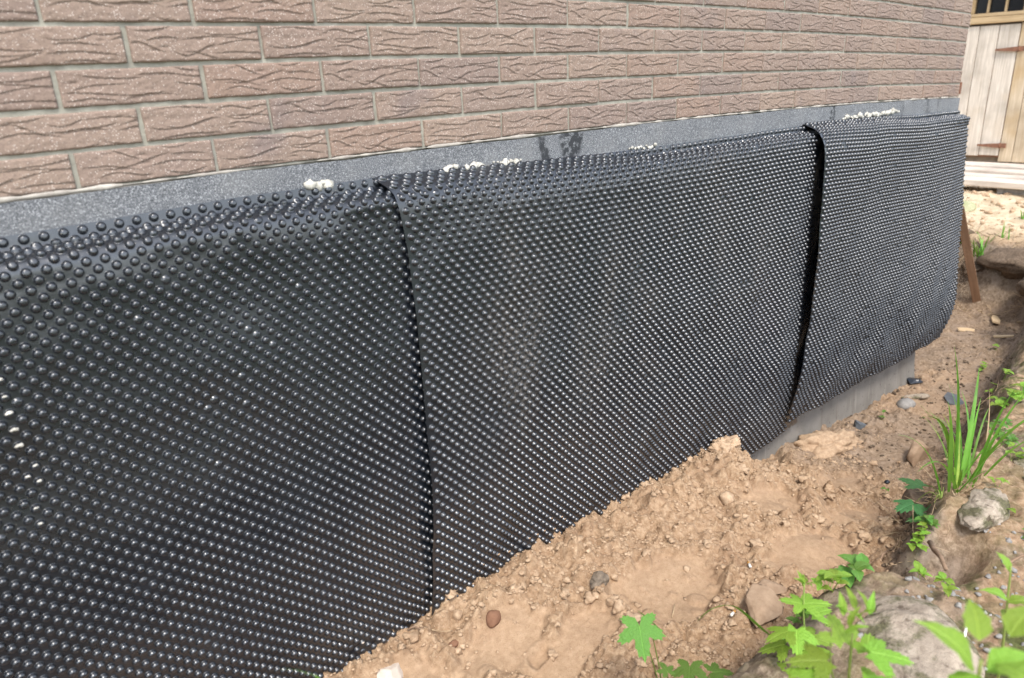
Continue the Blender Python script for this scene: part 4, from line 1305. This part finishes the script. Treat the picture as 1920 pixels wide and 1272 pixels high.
# sprouting plant with maple-like leaves
bp = (1.0, -1.0, gz(1.0, -1.0)-.01)
t = plant('lobed_sapling', 'upright sapling with jagged lobed leaves, in focus at the bank lip', 'sapling', bp)
stem(t, [bp, (.985, -1.0, -.98), (.965, -1.0, -.90), (.955, -1.0, -.832)], .0028)
stem(t, [bp, (.96, -1.0, -1.0), (.93, -.985, -.95)], .002)
for (p, az, pi_, sz, ro) in [((.965, -1.0, -.89), -.8, .1, .055, 0), ((.955, -1.0, -.885), 2.2, .2, .045, 0), ((.905, -1.0, -.925), 2.8, .0, .055, .2), ((1.01, -1.0, -.945), -.4, .1, .050, 0), ((.945, -1.0, -.945), -2.6, -.2, .060, 0),
                             ((.985, -1.0, -.985), -1.0, -.1, .060, 0), ((.93, -.985, -.985), 2.4, -.2, .055, 0), ((.97, -1.02, -1.0), -2.0, .1, .06, 0), ((1.04, -1.0, -1.02), -.2, .3, .045, 0), ((.92, -1.0, -1.03), 3.0, .0, .05, 0)]:
    leaf(t, 'tri', p, az, pi_, sz, ro)
for k in range(7):
    leaf(t, 'lance', (.957+random.gauss(0, .004), -1.0+random.gauss(0, .004), -.845+.012*random.random()), random.uniform(0, 6.28), random.uniform(.5, 1.2), .026)

# nearer, out of focus
bp = (.66, -1.26, gz(.66, -1.26)-.01)
t = plant('lobed_sapling', 'blurred light green sapling with many lobed leaves at the bottom edge', 'sapling', bp)
top = (.60, -1.235, -.600)
stem(t, [bp, (.63, -1.25, -.85), (.605, -1.24, -.72), top], .0035)
stem(t, [(.605, -1.24, -.74), (.58, -1.22, -.66), (.60, -1.205, -.60)], .002)
for (p, az, pi_, sz, ro) in [((.575, -1.215, -.645), 2.3, .0, .075, 0), ((.625, -1.255, -.635), -1.0, .0, .075, 0), ((.565, -1.225, -.675), -2.7, -.3, .08, 0), ((.60, -1.26, -.67), -1.7, -.2, .085, 0), ((.60, -1.225, -.62), 1.0, .5, .06, 0),
                             ((.63, -1.265, -.69), -.4, -.2, .08, 0), ((.59, -1.25, -.71), -2.2, -.2, .08, .2), ((.545, -1.215, -.655), 2.9, -.1, .07, 0), ((.65, -1.24, -.66), .3, .1, .06, 0)]:
    leaf(t, 'tri', p, az, pi_, sz*.74, ro)
for k in range(9):
    leaf(t, 'lance', (.602+random.gauss(0, .012), -1.235+random.gauss(0, .012), -.60+.03*random.random()), random.uniform(0, 6.28), random.uniform(.4, 1.3), .035)
bp = (.55, -1.42, gz(.55, -1.42)-.01)
t = plant('broad_leaved_weed', 'very blurred yellow-green weed with big oval leaves in the lower right corner', 'weed', bp)
top = (.455, -1.418, -.43)
stem(t, [bp, (.50, -1.42, -.75), (.47, -1.42, -.55), top], .004)
for (p, az, pi_, sz, ro) in [((.452, -1.415, -.445), 1.9, .75, .085, 0), ((.455, -1.425, -.44), -.7, .2, .075, 0), ((.455, -1.42, -.45), 2.8, -.1, .06, .3), ((.46, -1.43, -.43), -1.9, .1, .075, 0),
                             ((.47, -1.41, -.42), .6, .6, .055, 0), ((.465, -1.44, -.45), -1.3, -.2, .07, 0), ((.46, -1.42, -.47), -2.7, -.3, .06, 0), ((.50, -1.43, -.42), -.2, .5, .06, 0)]:
    leaf(t, 'oval', p, az, pi_, sz*.88, ro)
bp = (1.0, -1.34, gz(1.0, -1.34)-.01)
t = plant('broad_leaved_weed', 'pale upright weed with oval leaves at the right edge, above the corner weed', 'weed', bp)
stem(t, [bp, (.97, -1.35, -.85), (.945, -1.345, -.70), (.93, -1.34, -.60)], .003)
for (p, az, pi_, sz) in [((.935, -1.345, -.665), 2.0, .35, .06), ((.935, -1.345, -.67), -1.0, .25, .06), ((.945, -1.345, -.70), -2.3, -.1, .05), ((.945, -1.35, -.71), .4, .1, .05), ((.93, -1.34, -.61), 1.4, .9, .05)]:
    leaf(t, 'oval', p, az, pi_, sz*.7)

# single long blades
bp = (.985, -.975, gz(.985, -.975)-.01)
t = plant('grass_shoot', 'single long blade of grass arching left across the dirt', 'grass', bp)
def ribbon(parent, pts, w, m='grass'):
    P_ = [Vector(p)-parent.location for p in pts]
    Q = []
    for i in range(len(P_)-1):
        p0 = P_[max(i-1, 0)]; p1 = P_[i]; p2 = P_[i+1]; p3 = P_[min(i+2, len(P_)-1)]
        for k in range(6):
            t_ = k/6
            Q.append(.5*((2*p1)+(p2-p0)*t_+(2*p0-5*p1+4*p2-p3)*t_*t_+(3*p1-p0-3*p2+p3)*t_**3))
    Q.append(P_[-1]); v = []; f = []
    for i, q in enumerate(Q):
        t_ = i/(len(Q)-1); d = (Q[min(i+1, len(Q)-1)]-Q[max(i-1, 0)]).normalized()
        s_ = d.cross(Vector((.2, .5, 1))).normalized(); n_ = s_.cross(d)
        ww = w*min(1, .4+2*t_)*(1-t_**3)+.0004
        v += [q-s_*ww/2+n_*ww*.15, q, q+s_*ww/2+n_*ww*.15]
    for i in range(len(Q)-1):
        a_ = i*3; f += [(a_, a_+3, a_+4, a_+1), (a_+1, a_+4, a_+5, a_+2)]
    return link('blade', make_mesh('blade', v, f), M[m], parent)
ribbon(t, [bp, (.962, -.93, -1.012), (.869, -.90, -.905), (.80, -.888, -.875), (.755, -.88, -.885)], .009)
bp = (.06, -.80, gz(.06, -.80)-.01)
t = plant('grass_shoot', 'green blade tip crossing the bottom edge in front of the nearest sheet', 'grass', bp)
ribbon(t, [bp, (.03, -.79, -.85), (.005, -.781, -.625), (-.02, -.777, -.575), (-.05, -.773, -.552)], .007)
